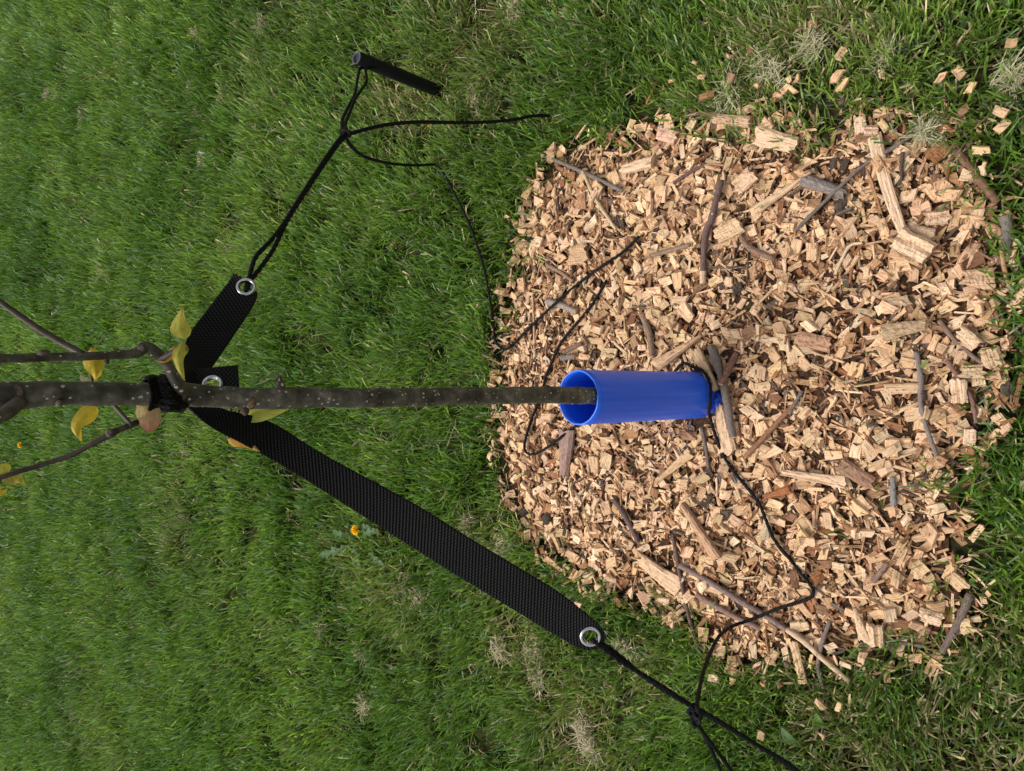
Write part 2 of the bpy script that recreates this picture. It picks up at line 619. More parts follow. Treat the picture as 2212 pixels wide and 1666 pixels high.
def settle(cx, cy, yaw, L, W, T, r, jit=0.13, q=75, maxs=0.55, rise=0.0):
    """Rest a plate on the height grid: centre, axes; the grid rises with it."""
    c, s = math.cos(yaw), math.sin(yaw)
    a, b = np.meshgrid(np.linspace(-.5, .5, 6) * L, np.linspace(-.5, .5, 4) * W, indexing='ij')
    a = a.ravel(); b = b.ravel()
    ix, iy = cell(cx + a * c - b * s, cy + a * s + b * c)
    h = H[ix, iy]
    A = np.stack([np.ones_like(a), a, b], 1)
    sol = np.linalg.lstsq(A, h, rcond=None)[0]
    sa = float(np.clip(sol[1] + jit * r.standard_normal(), -maxs, maxs)); sb = float(np.clip(sol[2] + jit * r.standard_normal(), -maxs, maxs))
    z0 = np.percentile(h - sa * a - sb * b, q)
    xa = np.array([c, s, sa]); xa /= np.linalg.norm(xa)
    ya = np.array([-s, c, sb]); ya -= xa * (ya @ xa); ya /= np.linalg.norm(ya)
    za = np.cross(xa, ya)
    R = max(L, W) * 0.72
    lo = cell(cx - R, cy - R); hi = cell(cx + R, cy + R)
    sl = (slice(lo[0], hi[0] + 1), slice(lo[1], hi[1] + 1))
    dx = GX[sl] - cx; dy = GY[sl] - cy
    u = dx * c + dy * s; v = -dx * s + dy * c
    m = (np.abs(u) < L * 0.47) & (np.abs(v) < W * 0.45)
    H[sl] = np.where(m, np.maximum(H[sl], z0 + sa * u + sb * v + T + rise), H[sl])
    return np.array([cx, cy, z0 + T * 0.5]), np.stack([xa, ya, za], 1)


TUBE_R = 0.040
TUBE_B = np.array([0.001, 0.007, 0.0])


vRag = VNoise(91, 0.035)


def spot(r, lo=0.0, hi=9.0):
    rag = 0.022 * (r.random() ** 2)
    while True:
        x, y = r.uniform(-.56, .56, 2)
        i, j = cell(x, y)
        d = DI[i, j]
        if d < lo - rag + 0.03 * (0.5 - float(vRag(x, y))) or d > hi:
            continue
        if math.hypot(x - TUBE_B[0], y - TUBE_B[1] - 0.006) < TUBE_R + 0.012:
            continue
        if r.random() > np.clip(d / 0.03, 0.5, 1):
            continue
        return x, y


pieces = []          # (points, colour, uv offset, size, L, W)
r = np.random.default_rng(21)


vP = VNoise(77, 0.075)


def lay(n, Lr, Wr, Tr, w, jit, q, lo=-0.01, patchy=0.0):
    for _ in range(n):
        x, y = spot(r, lo)
        # fewer big chips where the heap is worn down to fines
        while patchy and r.random() < patchy * np.clip(1.9 * (0.55 - float(vP(x, y))) + 0.25, 0, 1):
            x, y = spot(r, lo)
        L = r.uniform(*Lr) * (1 + 0.25 * abs(r.standard_normal())); W = min(r.uniform(*Wr), L * 0.95); T = r.uniform(*Tr)
        ctr, R = settle(x, y, r.uniform(0, math.tau), L, W, T, r, jit, q)
        loc = chip_local(r, L, W, T)
        pieces.append((loc, ctr, R, chip_colour(r, w), L, W))


lay(4600, (0.006, 0.020), (0.0015, 0.005), (0.001, 0.0025), (0.34, 0.38, 0.14, 0.14), 0.35, 40)
lay(2400, (0.009, 0.018), (0.004, 0.011), (0.0015, 0.0035), (0.50, 0.30, 0.10, 0.10), 0.22, 55)
lay(1000, (0.015, 0.026), (0.010, 0.018), (0.002, 0.004), (0.66, 0.21, 0.07, 0.06), 0.14, 70, -0.01, 0.7)
lay(260, (0.030, 0.062), (0.002, 0.0055), (0.002, 0.004), (0.30, 0.34, 0.12, 0.24), 0.06, 65)
lay(1300, (0.014, 0.036), (0.002, 0.007), (0.0012, 0.003), (0.52, 0.30, 0.11, 0.07), 0.18, 60)
lay(2600, (0.004, 0.013), (0.0014, 0.005), (0.001, 0.0022), (0.42, 0.36, 0.12, 0.10), 0.28, 50)
lay(560, (0.013, 0.019), (0.010, 0.016), (0.0025, 0.0045), (0.78, 0.17, 0.035, 0.015), 0.12, 74, 0.0, 0.95)
lay(430, (0.017, 0.025), (0.014, 0.021), (0.003, 0.0055), (0.88, 0.095, 0.02, 0.005), 0.11, 78, 0.004, 0.95)
lay(1500, (0.004, 0.013), (0.0012, 0.004), (0.0008, 0.002), (0.36, 0.40, 0.12, 0.12), 0.25, 60)
lay(420, (0.012, 0.024), (0.003, 0.008), (0.0015, 0.003), (0.70, 0.20, 0.06, 0.04), 0.14, 70)


def chip_uv(loc, off):
    p = loc[CH_LOOPS]
    u = p[:, :2].copy()
    side = np.arange(len(CH_LOOPS)) >= 16
    u[side, 1] += p[side, 2] * 1.0
    return u + off


# the 300 chips that show largest become parts of the bed, the rest one mass
top = np.arange(len(pieces))
area = np.array([p[4] * p[5] for p in pieces])
shown = np.zeros(len(pieces))
for k in top:
    c = pieces[k][1]
    i, j = cell(c[0], c[1])
    shown[k] = area[k] * (1.0 if c[2] + 0.004 >= H[i, j] else 0.12) / depth(c) ** 2
big = set(np.argsort(-shown)[:300].tolist())
V, LP, ST, CO, UV = [], [], [], [], []
nv = nl = 0
for k, (loc, ctr, R, col, L, W) in enumerate(pieces):
    off = r.uniform(0, 50, 2)
    if k in big:
        m = mesh_np('wood_chip', loc @ R.T, CH_LOOPS, CH_STARTS, WOOD, col=np.tile(col, (10, 1)), uv=chip_uv(loc, off))
        link('wood_chip', m, bed, ctr)
        continue
    V.append(loc @ R.T + ctr); LP.append(CH_LOOPS + nv); ST.append(CH_STARTS + nl)
    CO.append(np.tile(col, (10, 1))); UV.append(chip_uv(loc, off))
    nv += 16; nl += len(CH_LOOPS)
m = mesh_np('wood_chips', np.vstack(V), np.concatenate(LP), np.concatenate(ST), WOOD, col=np.vstack(CO), uv=np.vstack(UV))
tag(link('wood_chips', m, bed), kind='stuff')

# ------------------------------------------------------------------ larger pieces lying on the bed
PALE = (0.66, 0.48, 0.31)


def slab(name, label, cat, p0, p1, wpx, colour=PALE, T=0.006, taper=(1, 1), curve=0.0, group=None, mat=None, ridge=0.09, ragged=0.09, lift=0.0, seed=None, arch=0.0, path=None):
    """A split piece of wood between two pixels on the bed, wpx picture pixels wide."""
    rr = np.random.default_rng(seed if seed is not None else sum(map(ord, label)) % 10000)
    colour = (colour[0] * 1.03, colour[1] * 0.965, colour[2] * 0.97)
    a = on_ground(p0, 0.035); b = on_ground(p1, 0.035)
    mid = 0.5 * (a + b)
    d = b - a
    L = math.hypot(d[0], d[1]); yaw = math.atan2(d[1], d[0])
    W = wpx * depth(mid) / FPX
    ctr, R = settle(mid[0], mid[1], yaw, L, W, T, rr, 0.03, 88, 0.35, arch * W + lift)
    ctr[2] += lift
    nu, nvv = 16, 7
    u = np.linspace(-.5, .5, nu); v = np.linspace(-1, 1, nvv)
    Ug, Vg = np.meshgrid(u, v, indexing='ij')
    tap = taper[0] + (taper[1] - taper[0]) * (u + .5)
    edge = 1 + 0.07 * rr.standard_normal((nu, 2)).cumsum(0) * 0.5
    wv = 0.5 * W * tap[:, None] * np.where(Vg < 0, edge[:, :1], edge[:, 1:]).clip(0.6, 1.3)
    bend = curve * L * (1 - 4 * u ** 2)
    rg = rr.standard_normal(nvv) * ridge * T
    X = Ug * L
    X[0] += ragged * W * rr.standard_normal(nvv); X[-1] += ragged * W * rr.standard_normal(nvv)
    Y = Vg * wv + bend[:, None]
    Zt = 0.5 * T + rg[None] + 0.06 * T * rr.standard_normal((nu, nvv)) + arch * W * (1 - Vg ** 2)
    Zt -= 0.35 * T * (np.abs(Vg) > 0.95)
    Zb = -0.5 * T + arch * W * (1 - Vg ** 2) * 0.9
    topP = np.stack([X, Y, Zt], -1); botP = np.stack([X, Y * 1.01, Zb], -1)
    ringP = np.concatenate([topP, botP[:, ::-1]], 1)
    uu = X - X.min(); off = rr.uniform(0, 40, 2)
    ruv = np.concatenate([np.stack([uu, Vg * wv], -1), np.stack([uu[:, ::-1], Vg[:, ::-1] * wv + 0.3], -1)], 1)
    ruv = np.concatenate([ruv, ruv[:, :1]], 1) + off
    me = grid_mesh(name, ringP @ R.T, mat or WOOD, closed_v=True, uv=ruv, smooth=False, col=colour, flip=True)
    # end caps
    bmm = bmesh.new(); bmm.from_mesh(me)
    bmm.verts.ensure_lookup_table()
    n2 = 2 * nvv
    lay_ = bmm.faces.layers.float_color.get('Col')
    for row in (0, nu - 1):
        ring = [bmm.verts[row * n2 + q] for q in range(n2)]
        for q in range(nvv - 1):
            f = bmm.faces.new((ring[q], ring[q + 1], ring[n2 - 2 - q], ring[n2 - 1 - q]))
            if lay_: f[lay_] = (*[c * 0.85 for c in colour], 1)
    bmesh.ops.recalc_face_normals(bmm, faces=bmm.faces)
    bmm.to_mesh(me); bmm.free()
    o = link(name, me, None, ctr)
    return tag(o, label, cat, group)


def stick(name, label, cat, pts, wpx, colour, taper=(1.0, 0.85), group=None, pale_end=0, knots=2, rest=76):
    rr = np.random.default_rng(abs(sum(map(ord, label))) % 9999)
    G = np.array([on_ground(p, 0.04) for p in pts])
    n = 26
    path = smooth_path(G, n)
    mid = path[n // 2]
    rad = 0.5 * wpx * depth(mid) / FPX
    ix, iy = cell(path[:, 0], path[:, 1])
    h = H[ix, iy]
    inb = (np.abs(path[:, 0]) < 0.64) & (np.abs(path[:, 1]) < 0.64)
    h = np.where(inb, h, 0.016)
    t = np.linspace(-1, 1, n)
    A = np.stack([np.ones(n), t], 1)
    sol = np.linalg.lstsq(A, h, rcond=None)[0]
    zz = A @ sol
    zz += np.percentile(h - zz, rest) + rad * 0.7
    path[:, 2] = zz
    tp = np.linspace(taper[0], taper[1], n)
    rads = rad * tp * (1 + 0.05 * rr.standard_normal(n))
    for _ in range(knots):
        k = rr.integers(3, n - 3)
        rads[k] *= 1.22
    path[1:-1] += rr.standard_normal((n - 2, 3)) * rad * 0.03
    P, uv = tube(path, rads, 9, rough=0.05, seed=rr.integers(9999))
    uv = uv + rr.uniform(0, 30, 2)
    org = path[n // 2]
    root = grid_mesh(name, P - org, BARK, closed_v=True, cap=True, uv=uv, col=colour)
    # broken ends show pale wood
    at = root.attributes['Col']
    for k in range(len(root.polygons)):
        if k >= len(root.polygons) - 2:
            at.data[k].color = (0.42, 0.29, 0.17, 1)
    if pale_end:
        for k in range(n - 1 - pale_end, n - 1):
            for q in range(9):
                at.data[k * 9 + q].color = (0.55, 0.40, 0.26, 1)
    for k in range(n):
        i, j = ix[k], iy[k]
        w = max(1, int(rad / RES))
        H[max(i - w, 0):i + w + 1, max(j - w, 0):j + w + 1] = np.maximum(H[max(i - w, 0):i + w + 1, max(j - w, 0):j + w + 1], path[k, 2] + rad * 0.8)
    o = link(name, root, None, org)
    return tag(o, label, cat, group)


BR, PB, GB, RB, DB = (0.16, 0.095, 0.065), (0.135, 0.085, 0.072), (0.17, 0.135, 0.115), (0.24, 0.12, 0.065), (0.085, 0.055, 0.042)
q = Q
slab('bark_piece', 'grey rough bark lump under the thin twig that crosses the long pale strip', 'bark', q(4, 410, 640), q(4, 730, 760), 32, (0.21, 0.18, 0.16), 0.007, mat=BARK, arch=0.12, ragged=0.2, taper=(0.9, 0.6), ridge=0.2)
slab('wood_piece', 'big pale grooved slab at the mulch edge beside curled brown bark', 'wood piece', q(4, 5, 265), q(4, 310, 360), 46, PALE, 0.006, ridge=0.2, taper=(1, 0.8), lift=0.006)
slab('wood_piece', 'tan half-round log piece lying on grass at the mulch edge', 'wood piece', q(3, 1880, 135), q(3, 2180, 175), 22, (0.52, 0.36, 0.22), 0.014, arch=0.2)
slab('bark_strip', 'thin brown bark strip on grass next to the half-round log piece', 'bark', q(3, 1640, 90), q(3, 1960, 95), 9, BR, 0.004, mat=BARK)
slab('wood_piece', 'broad pale chip curved over the heap near the grey twig', 'wood piece', q(3, 1150, 545), q(3, 1390, 480), 30, PALE, 0.008, arch=0.14, taper=(0.7, 1.1))
slab('wood_piece', 'pinkish square chip half on the grass above the mulch', 'wood piece', q(3, 1400, 235), q(3, 1560, 280), 27, (0.62, 0.41, 0.29), 0.006)
slab('wood_piece', 'red-brown bark plate among chips beside the dark stripped stick', 'bark', q(4, 1410, 460), q(4, 1560, 340), 36, (0.28, 0.14, 0.06), 0.008)
slab('wood_piece', 'pair-edged pale chip lying between the corrugated block and red-brown plate', 'wood piece', q(4, 1400, 960), q(4, 1580, 930), 32, PALE, 0.007, ridge=0.3)
slab('wood_piece', 'grooved pale chip tucked against the corrugated block', 'wood piece', q(4, 1290, 1065), q(4, 1470, 1095), 27, (0.58, 0.42, 0.27), 0.006, ridge=0.3)
slab('wood_splinter', 'long pale bent strip of split wood crossed by a thin twig', 'wood strip', q(4, 965, 270), q(4, 1225, 1090), 27, (0.68, 0.51, 0.33), 0.006, taper=(1.1, 0.7), curve=-0.025)
slab('wood_piece', 'largest corrugated pale block near the end of the long strip', 'wood piece', q(4, 1190, 1120), q(4, 1450, 1250), 50, (0.70, 0.53, 0.35), 0.012, ridge=0.22, ragged=0.03, lift=0.003)
slab('wood_piece', 'upright pale chip perched on top of the long strip', 'wood piece', q(4, 845, 110), q(4, 850, 250), 24, (0.70, 0.54, 0.36), 0.007)
slab('wood_piece', 'pinkish chip on the upper end of the long strip', 'wood piece', q(4, 890, 230), q(4, 1000, 225), 22, (0.60, 0.42, 0.29), 0.007, lift=0.003)
slab('wood_piece', 'small yellow chip leaning by the top end of the long strip', 'wood piece', q(4, 1010, 145), q(4, 1065, 225), 14, (0.62, 0.46, 0.24), 0.006)
slab('wood_splinter', 'pale pointed splinter running diagonally beside the grey bark lump', 'wood strip', q(4, 0, 900), q(4, 455, 575), 19, (0.66, 0.48, 0.30), 0.006, taper=(1.2, 0.35))
slab('wood_splinter', 'pale tapered splinter leaning towards the blue tube', 'wood strip', q(5, 1480, 515), q(5, 1800, 272), 24, (0.55, 0.38, 0.22), 0.007, taper=(1.1, 0.3), lift=0.006)
slab('wood_piece', 'pointed pale slab resting against the foot of the blue tube', 'wood piece', q(5, 1755, 395), q(5, 1940, 715), 31, (0.60, 0.43, 0.25), 0.007, taper=(0.9, 0.5), lift=0.008)
slab('wood_piece', 'wide pale split slab beside the grey stick under the tube', 'wood piece', q(5, 1945, 830), q(5, 2015, 1215), 38, (0.64, 0.46, 0.29), 0.008, taper=(0.5, 1.2))
slab('bark_piece', 'curled pinkish grey bark below the mouth of the blue tube', 'bark', q(5, 740, 1030), q(5, 700, 1395), 36, (0.28, 0.19, 0.15), 0.006, mat=BARK, arch=0.16, taper=(1.1, 0.6))
slab('wood_splinter', 'yellowish pointed splinter lying clear of the blue tube', 'wood strip', q(5, 1445, 1450), q(5, 1720, 1215), 19, (0.58, 0.41, 0.22), 0.006, taper=(0.4, 1.1))
slab('wood_piece', 'dark-speckled tan slab in the middle of the heap', 'wood piece', q(6, 1070, 270), q(6, 1400, 190), 30, (0.46, 0.34, 0.20), 0.008, taper=(1.1, 0.7))
slab('wood_piece', 'reddish tan flat piece with a brown end', 'wood piece', q(6, 375, 300), q(6, 640, 360), 30, (0.46, 0.28, 0.17), 0.009)
slab('bark_piece', 'large brown fibrous bark piece between pale chips', 'bark', q(6, 715, 1320), q(6, 970, 1500), 32, (0.30, 0.18, 0.11), 0.008, mat=WOOD)
slab('wood_splinter', 'wide frayed pale splinter beside the brown fibrous bark', 'wood strip', q(6, 250, 1395), q(6, 760, 1490), 22, (0.68, 0.50, 0.33), 0.007, taper=(0.6, 1.2))
slab('wood_piece', 'bright orange-brown chip below the frayed pale splinter', 'wood piece', q(6, 95, 1595), q(6, 315, 1535), 20, (0.30, 0.12, 0.045), 0.006, taper=(0.6, 0.9))
slab('wood_piece', 'flat tan lath with square ends in the heap', 'wood piece', q(6, 1065, 720), q(6, 1350, 715), 22, (0.58, 0.41, 0.25), 0.006)
slab('wood_piece', 'pale oblong chip at the soil gap by the mulch edge', 'wood piece', q(6, 1675, 240), q(6, 1825, 365), 28, (0.62, 0.47, 0.30), 0.008)
slab('wood_piece', 'square tan chip with a cracked face at the mulch edge', 'wood piece', q(6, 1920, 385), q(6, 1975, 530), 36, (0.56, 0.40, 0.24), 0.008)
slab('wood_piece', 'wide grey-tan chip beside the crooked twig at the edge', 'wood piece', q(6, 1690, 575), q(6, 1865, 570), 29, (0.52, 0.39, 0.24), 0.008)
slab('wood_piece', 'grooved cream chip lying on two others at the edge', 'wood piece', q(6, 1670, 640), q(6, 1680, 830), 33, (0.70, 0.52, 0.35), 0.009, ridge=0.2)
slab('wood_piece', 'upright cream chip on bare soil at the mulch edge', 'wood piece', q(6, 1760, 1050), q(6, 1755, 1180), 23, (0.70, 0.52, 0.36), 0.006)
slab('wood_splinter', 'long brown-streaked splinter with a pale split end', 'wood strip', q(7, 1335, 15), q(7, 1600, 410), 25, (0.46, 0.29, 0.17), 0.009, taper=(0.6, 1.0))
slab('wood_piece', 'broad frayed pale slab near the strap end', 'wood piece', q(7, 1000, 430), q(7, 1270, 650), 40, (0.62, 0.44, 0.27), 0.008, taper=(0.6, 1.1))
slab('wood_piece', 'rough cream chip near the short grey-brown stick', 'wood piece', q(8, 1430, 535), q(8, 1590, 590), 31, (0.68, 0.50, 0.33), 0.009)
slab('wood_piece', 'grooved cream chip by the grassy edge twig', 'wood piece', q(8, 1105, 600), q(8, 1110, 760), 32, (0.68, 0.52, 0.34), 0.009, ridge=0.25)
slab('wood_piece', 'fan-shaped pale chip with a long tail by the edge', 'wood piece', q(8, 970, 465), q(8, 1020, 730), 22, (0.64, 0.47, 0.30), 0.006, taper=(0.3, 1.5))
slab('wood_splinter', 'pale yellow splinter standing out over the grass', 'wood strip', q(8, 490, 740), q(8, 575, 1040), 19, (0.58, 0.42, 0.24), 0.005)
slab('wood_piece', 'yellow square chip on grass beyond the mulch', 'wood piece', q(8, 1650, 240), q(8, 1760, 340), 32, (0.55, 0.40, 0.22), 0.006)
slab('wood_piece', 'yellow chip beside the short grey-brown stick', 'wood piece', q(8, 1720, 630), q(8, 1820, 610), 34, (0.62, 0.46, 0.26), 0.006)
slab('wood_piece', 'large tan slab with pitted face beside the orange crooked twig', 'wood piece', q(4, 1700, 1440), q(4, 1960, 1440), 48, (0.54, 0.37, 0.23), 0.008, taper=(0.6, 1.2))
slab('wood_piece', 'square pitted chip between the two loose rope tails', 'wood piece', q(3, 760, 1250), q(3, 890, 1250), 40, (0.50, 0.34, 0.19), 0.007)
slab('wood_piece', 'wide tan chip beside the straight dark stick', 'wood piece', q(3, 1930, 1090), q(3, 2120, 1010), 36, (0.62, 0.45, 0.27), 0.009)
slab('wood_piece', 'pale slab at the head of the straight dark stick', 'wood piece', q(3, 2060, 700), q(3, 2200, 580), 36, (0.64, 0.46, 0.29), 0.008)

G1 = None
stick('twig', 'grey twig with a torn pale end jutting from mulch over grass', 'twig', [q(3, 1150, 720), q(3, 920, 610), q(3, 650, 490), q(3, 440, 412)], 9.5, GB, pale_end=2)
stick('stick', 'straight dark purple-brown stick with a node on the chips', 'stick', [q(3, 1960, 640), q(3, 1885, 950), q(3, 1835, 1090), q(3, 1815, 1470)], 15, PB, pale_end=3)
stick('twig', 'long thin grey twig lying across the bent pale strip', 'twig', [q(4, 1365, 185), q(4, 1100, 370), q(4, 850, 530), q(4, 640, 740), q(4, 330, 1060)], 9, GB, knots=4)
stick('stick', 'thick brown stick with stripped bark along the mulch rim', 'stick', [q(4, 1605, 330), q(4, 1760, 540), q(4, 1980, 810)], 19, (0.18, 0.095, 0.06))
stick('stick', 'thick grey stick beside the foot of the blue tube', 'stick', [q(5, 1880, 360), q(5, 1960, 600), q(5, 2010, 800), q(5, 2060, 1090)], 19, GB, rest=96)
stick('stick', 'short reddish stick crossing the thick grey stick', 'stick', [q(5, 2060, 420), q(5, 1985, 670)], 15, (0.20, 0.10, 0.07))
stick('stick', 'short brown stick lying above the splinter by the tube', 'stick', [q(5, 1315, 110), q(5, 1395, 290), q(5, 1430, 450)], 16, (0.23, 0.15, 0.10))
stick('stick', 'lichen-grey stub under the black rope on the chips', 'stick', [q(5, 530, 0), q(5, 660, 30), q(5, 800, 85)], 15, (0.27, 0.22, 0.18))
stick('twig', 'short brown twig pointing at the trunk behind the rope', 'twig', [q(5, 690, 410), q(5, 865, 345)], 10, BR)
stick('twig', 'stubby grey twig touching the rope near the trunk', 'twig', [q(5, 660, 455), q(5, 790, 440)], 14, GB)
stick('stick', 'dark slanting stick half buried near the strap end', 'stick', [q(7, 800, -10), q(7, 890, 140), q(7, 970, 310)], 13, (0.12, 0.08, 0.068))
stick('twig', 'thin brown twig running off the mulch into the grass', 'twig', [q(7, 1220, 280), q(7, 1270, 560), q(7, 1330, 850), q(7, 1415, 1140)], 9.5, PB)
stick('stick', 'longest brown stick with a whittled cream tip over the grass', 'stick', [q(7, 1280, 475), q(7, 1500, 600), q(7, 1750, 760), q(8, 250, 520), q(8, 550, 720), q(8, 700, 860), q(8, 905, 1035)], 14, (0.20, 0.135, 0.115), pale_end=9, taper=(1, 0.8))
stick('stick', 'brown stick lying parallel to the longest stick', 'stick', [q(7, 1390, 700), q(7, 1650, 850), q(7, 1860, 950)], 14, (0.22, 0.14, 0.11))
stick('twig', 'crooked grey twig passing under the cream whittled tip', 'twig', [q(8, 750, 590), q(8, 690, 780), q(8, 670, 930), q(8, 710, 1085)], 10, GB)
stick('stick', 'short grey-brown stick at the grass edge with a split neighbour', 'stick', [q(8, 1800, 390), q(8, 1700, 620), q(8, 1590, 820)], 18, (0.15, 0.11, 0.09))
stick('twig', 'thin curved twig along the mulch rim under cream chips', 'twig', [q(8, 970, 780), q(8, 1250, 762), q(8, 1480, 795)], 8, GB)
stick('twig', 'crooked brown twig at the soil gap under the cracked square chip', 'twig', [q(6, 1490, 150), q(6, 1600, 290), q(6, 1740, 420), q(6, 1890, 530)], 11, (0.20, 0.13, 0.10))
stick('twig', 'grey weathered twig running up through the chips', 'twig', [q(6, 1310, 410), q(6, 1355, 650), q(6, 1350, 800), q(6, 1400, 1010), q(6, 1500, 1270)], 11, (0.20, 0.165, 0.145))
stick('twig', 'red-brown twig curving over bare soil at the edge', 'twig', [q(6, 1560, 480), q(6, 1650, 610), q(6, 1760, 800), q(6, 1800, 1000)], 11, (0.20, 0.11, 0.085))
stick('stick', 'reddish stick pointing from the heap towards the tube', 'stick', [q(6, -60, 1270), q(6, 120, 1070), q(6, 320, 850)], 12, RB)
stick('twig', 'small grey twig across the reddish stick', 'twig', [q(6, 385, 735), q(6, 305, 920)], 8, GB)
stick('stick', 'grey speckled stick standing upright in the pale chips', 'stick', [q(6, 1120, 1680), q(6, 1130, 1440)], 14, (0.22, 0.20, 0.18))
stick('twig', 'orange-brown crooked twig at the bare edge by a grey stone-like bark', 'twig', [q(4, 1760, 925), q(4, 1880, 990), q(4, 1995, 1040), q(4, 2015, 1280), q(4, 2050, 1440), q(4, 2095, 1555)], 11, (0.42, 0.23, 0.12))
stick('bark_lump', 'rounded grey bark lump at the mulch edge by the orange twig', 'bark', [q(4, 2040, 930), q(4, 2065, 1050), q(4, 2040, 1195)], 26, (0.17, 0.145, 0.125))
stick('stick', 'short brown stick among chips by the orange dangling rope bend', 'stick', [q(8, 1080, 290), q(8, 1200, 150)], 13, (0.21, 0.13, 0.10))
stick('twig', 'bright orange twig standing in the grass', 'twig', [Q(0, 1412, 152), Q(0, 1398, 185), Q(0, 1383, 218)], 5, (0.48, 0.17, 0.06))
stick('twig', 'brown twig lying beside the straight dark stick', 'twig', [q(3, 1430, 1235), q(3, 1590, 1200), q(3, 1730, 1165)], 10, (0.24, 0.16, 0.11))
stick('twig', 'brown twig half sunk near the grass tuft in the mulch', 'twig', [q(3, 510, 1310), q(3, 640, 1370), q(3, 760, 1445)], 9, (0.24, 0.15, 0.10))
stick('twig', 'thin dark twig between square chips above the straight stick', 'twig', [q(3, 1560, 660), q(3, 1690, 560), q(3, 1800, 490)], 8, PB)
stick('twig', 'split yellowish twig with a bleached end on the chips', 'twig', [q(3, 825, 560), q(3, 940, 790), q(3, 1110, 1035)], 9, (0.46, 0.35, 0.20), pale_end=8)
stick('twig', 'slender orange splinter standing at the mulch edge by the rope bend', 'twig', [q(5, 395, -60), q(5, 405, 150), q(5, 410, 340)], 5, (0.52, 0.33, 0.18))
stick('twig', 'dark brown twig below the red-brown bark plate', 'twig', [q(4, 1215, 415), q(4, 1195, 520), q(4, 1180, 640)], 9, DB)
stick('stick', 'curved brown root-like stick under the wide tan chip', 'stick', [q(12, 560, 50), q(12, 610, 110), q(12, 730, 165)], 13, (0.22, 0.135, 0.095))
stick('twig', 'forked pale fibre splitting from a cream chip', 'twig', [q(4, 880, 1155), q(4, 780, 1180), q(4, 720, 1280), q(4, 660, 1420)], 7, (0.62, 0.48, 0.32))
stick('twig', 'dark stick end under the whittled chips by the rope', 'twig', [q(13, 245, 130), q(13, 262, 230), q(13, 270, 340)], 9, (0.15, 0.11, 0.09))

# clods of soil
for k, (p, s, lab) in enumerate([(q(4, 700, 850), 16, 'dark soil clod under the grey bark lump'), (q(7, 110, 90), 12, 'small dark soil clod at the mulch edge beside the strap'), (q(7, 300, 130), 13, 'crumbled dark soil lump among chips near the strap'),
                                 (q(8, 1180, 1070), 11, 'small soil crumb in the grass below the stick tip'), (q(8, 1280, 1190), 9, 'smallest soil crumb lying in dry grass'), (q(12, 560, 318), 12, 'grey soil pebble beside a yellow splinter in mulch'), (q(6, 2070, 720), 17, 'bare grey soil clod where grass meets mulch')]):
    g = on_ground(p, 0.03)
    i, j = cell(g[0], g[1])
    R0 = s * depth(g) / FPX
    bmm = bmesh.new()
    bmesh.ops.create_icosphere(bmm, subdivisions=3, radius=1.0)
    rr = np.random.default_rng(k + 50)
    vnk = VNoise(k + 60, 0.45)
    for v in bmm.verts:
        f = 0.72 + 0.5 * float(vnk(v.co.x + 2 * v.co.z, v.co.y - v.co.z)) + 0.05 * rr.standard_normal()
        v.co = Vector((v.co.x * R0 * f, v.co.y * R0 * f * 0.85, v.co.z * R0 * f * 0.6))
    me = bpy.data.meshes.new('soil_clod'); bmm.to_mesh(me); bmm.free()
    me.materials.append(CLOD)
    tag(link('soil_clod', me, None, (g[0], g[1], H[i, j] + R0 * 0.25)), lab, 'soil clod')

# loose chips scattered on the lawn
loose = [q(9, *p) + (s,) for *p, s in [(960, 150, 16), (590, 310, 12), (470, 345, 11), (1130, 330, 22), (1105, 460, 24), (1140, 515, 22), (820, 480, 13), (870, 475, 14), (800, 535, 15), (845, 545, 17), (760, 575, 15),
         (735, 605, 9), (330, 580, 26), (475, 475, 18), (300, 465, 14), (125, 490, 11), (1720, 475, 18), (1830, 440, 20), (1900, 530, 22), (1860, 665, 20), (2070, 670, 28), (2085, 760, 22), (1960, 900, 26), (1970, 1020, 15),
         (2140, 265, 20), (1370, 450, 14), (1135, 615, 10), (630, 520, 9), (260, 380, 9)]]
loose += [q(3, *p) + (s,) for *p, s in [(610, 400, 16), (700, 390, 15), (520, 590, 12), (260, 940, 12), (370, 1050, 18), (310, 1570, 15), (270, 1480, 13), (500, 680, 16), (1080, 290, 13), (1265, 250, 13), (1970, 220, 15)]]
loose += [q(7, *p) + (s,) for *p, s in [(710, 620, 17), (570, 750, 15), (785, 885, 9), (1560, 1290, 20), (1700, 1310, 14), (1490, 1345, 11), (1925, 1330, 11), (2050, 1340, 12), (860, 720, 12), (960, 660, 18), (1050, 700, 21), (870, 755, 9)]]
loose += [q(8, *p) + (s,) for *p, s in [(860, 1190, 16), (725, 1170, 18), (290, 1400, 13), (740, 1400, 11), (1955, 360, 10), (800, 745, 18), (910, 880, 17), (1030, 830, 22), (1670, 780, 9)]]
loose += [Q(0, 820, 1150) + (11,), Q(0, 1035, 660) + (11,), Q(0, 1101, 470) + (9,), Q(0, 1062, 985) + (13,), Q(0, 2120, 330) + (14,)]
lr = np.random.default_rng(77)
loose_pts = []
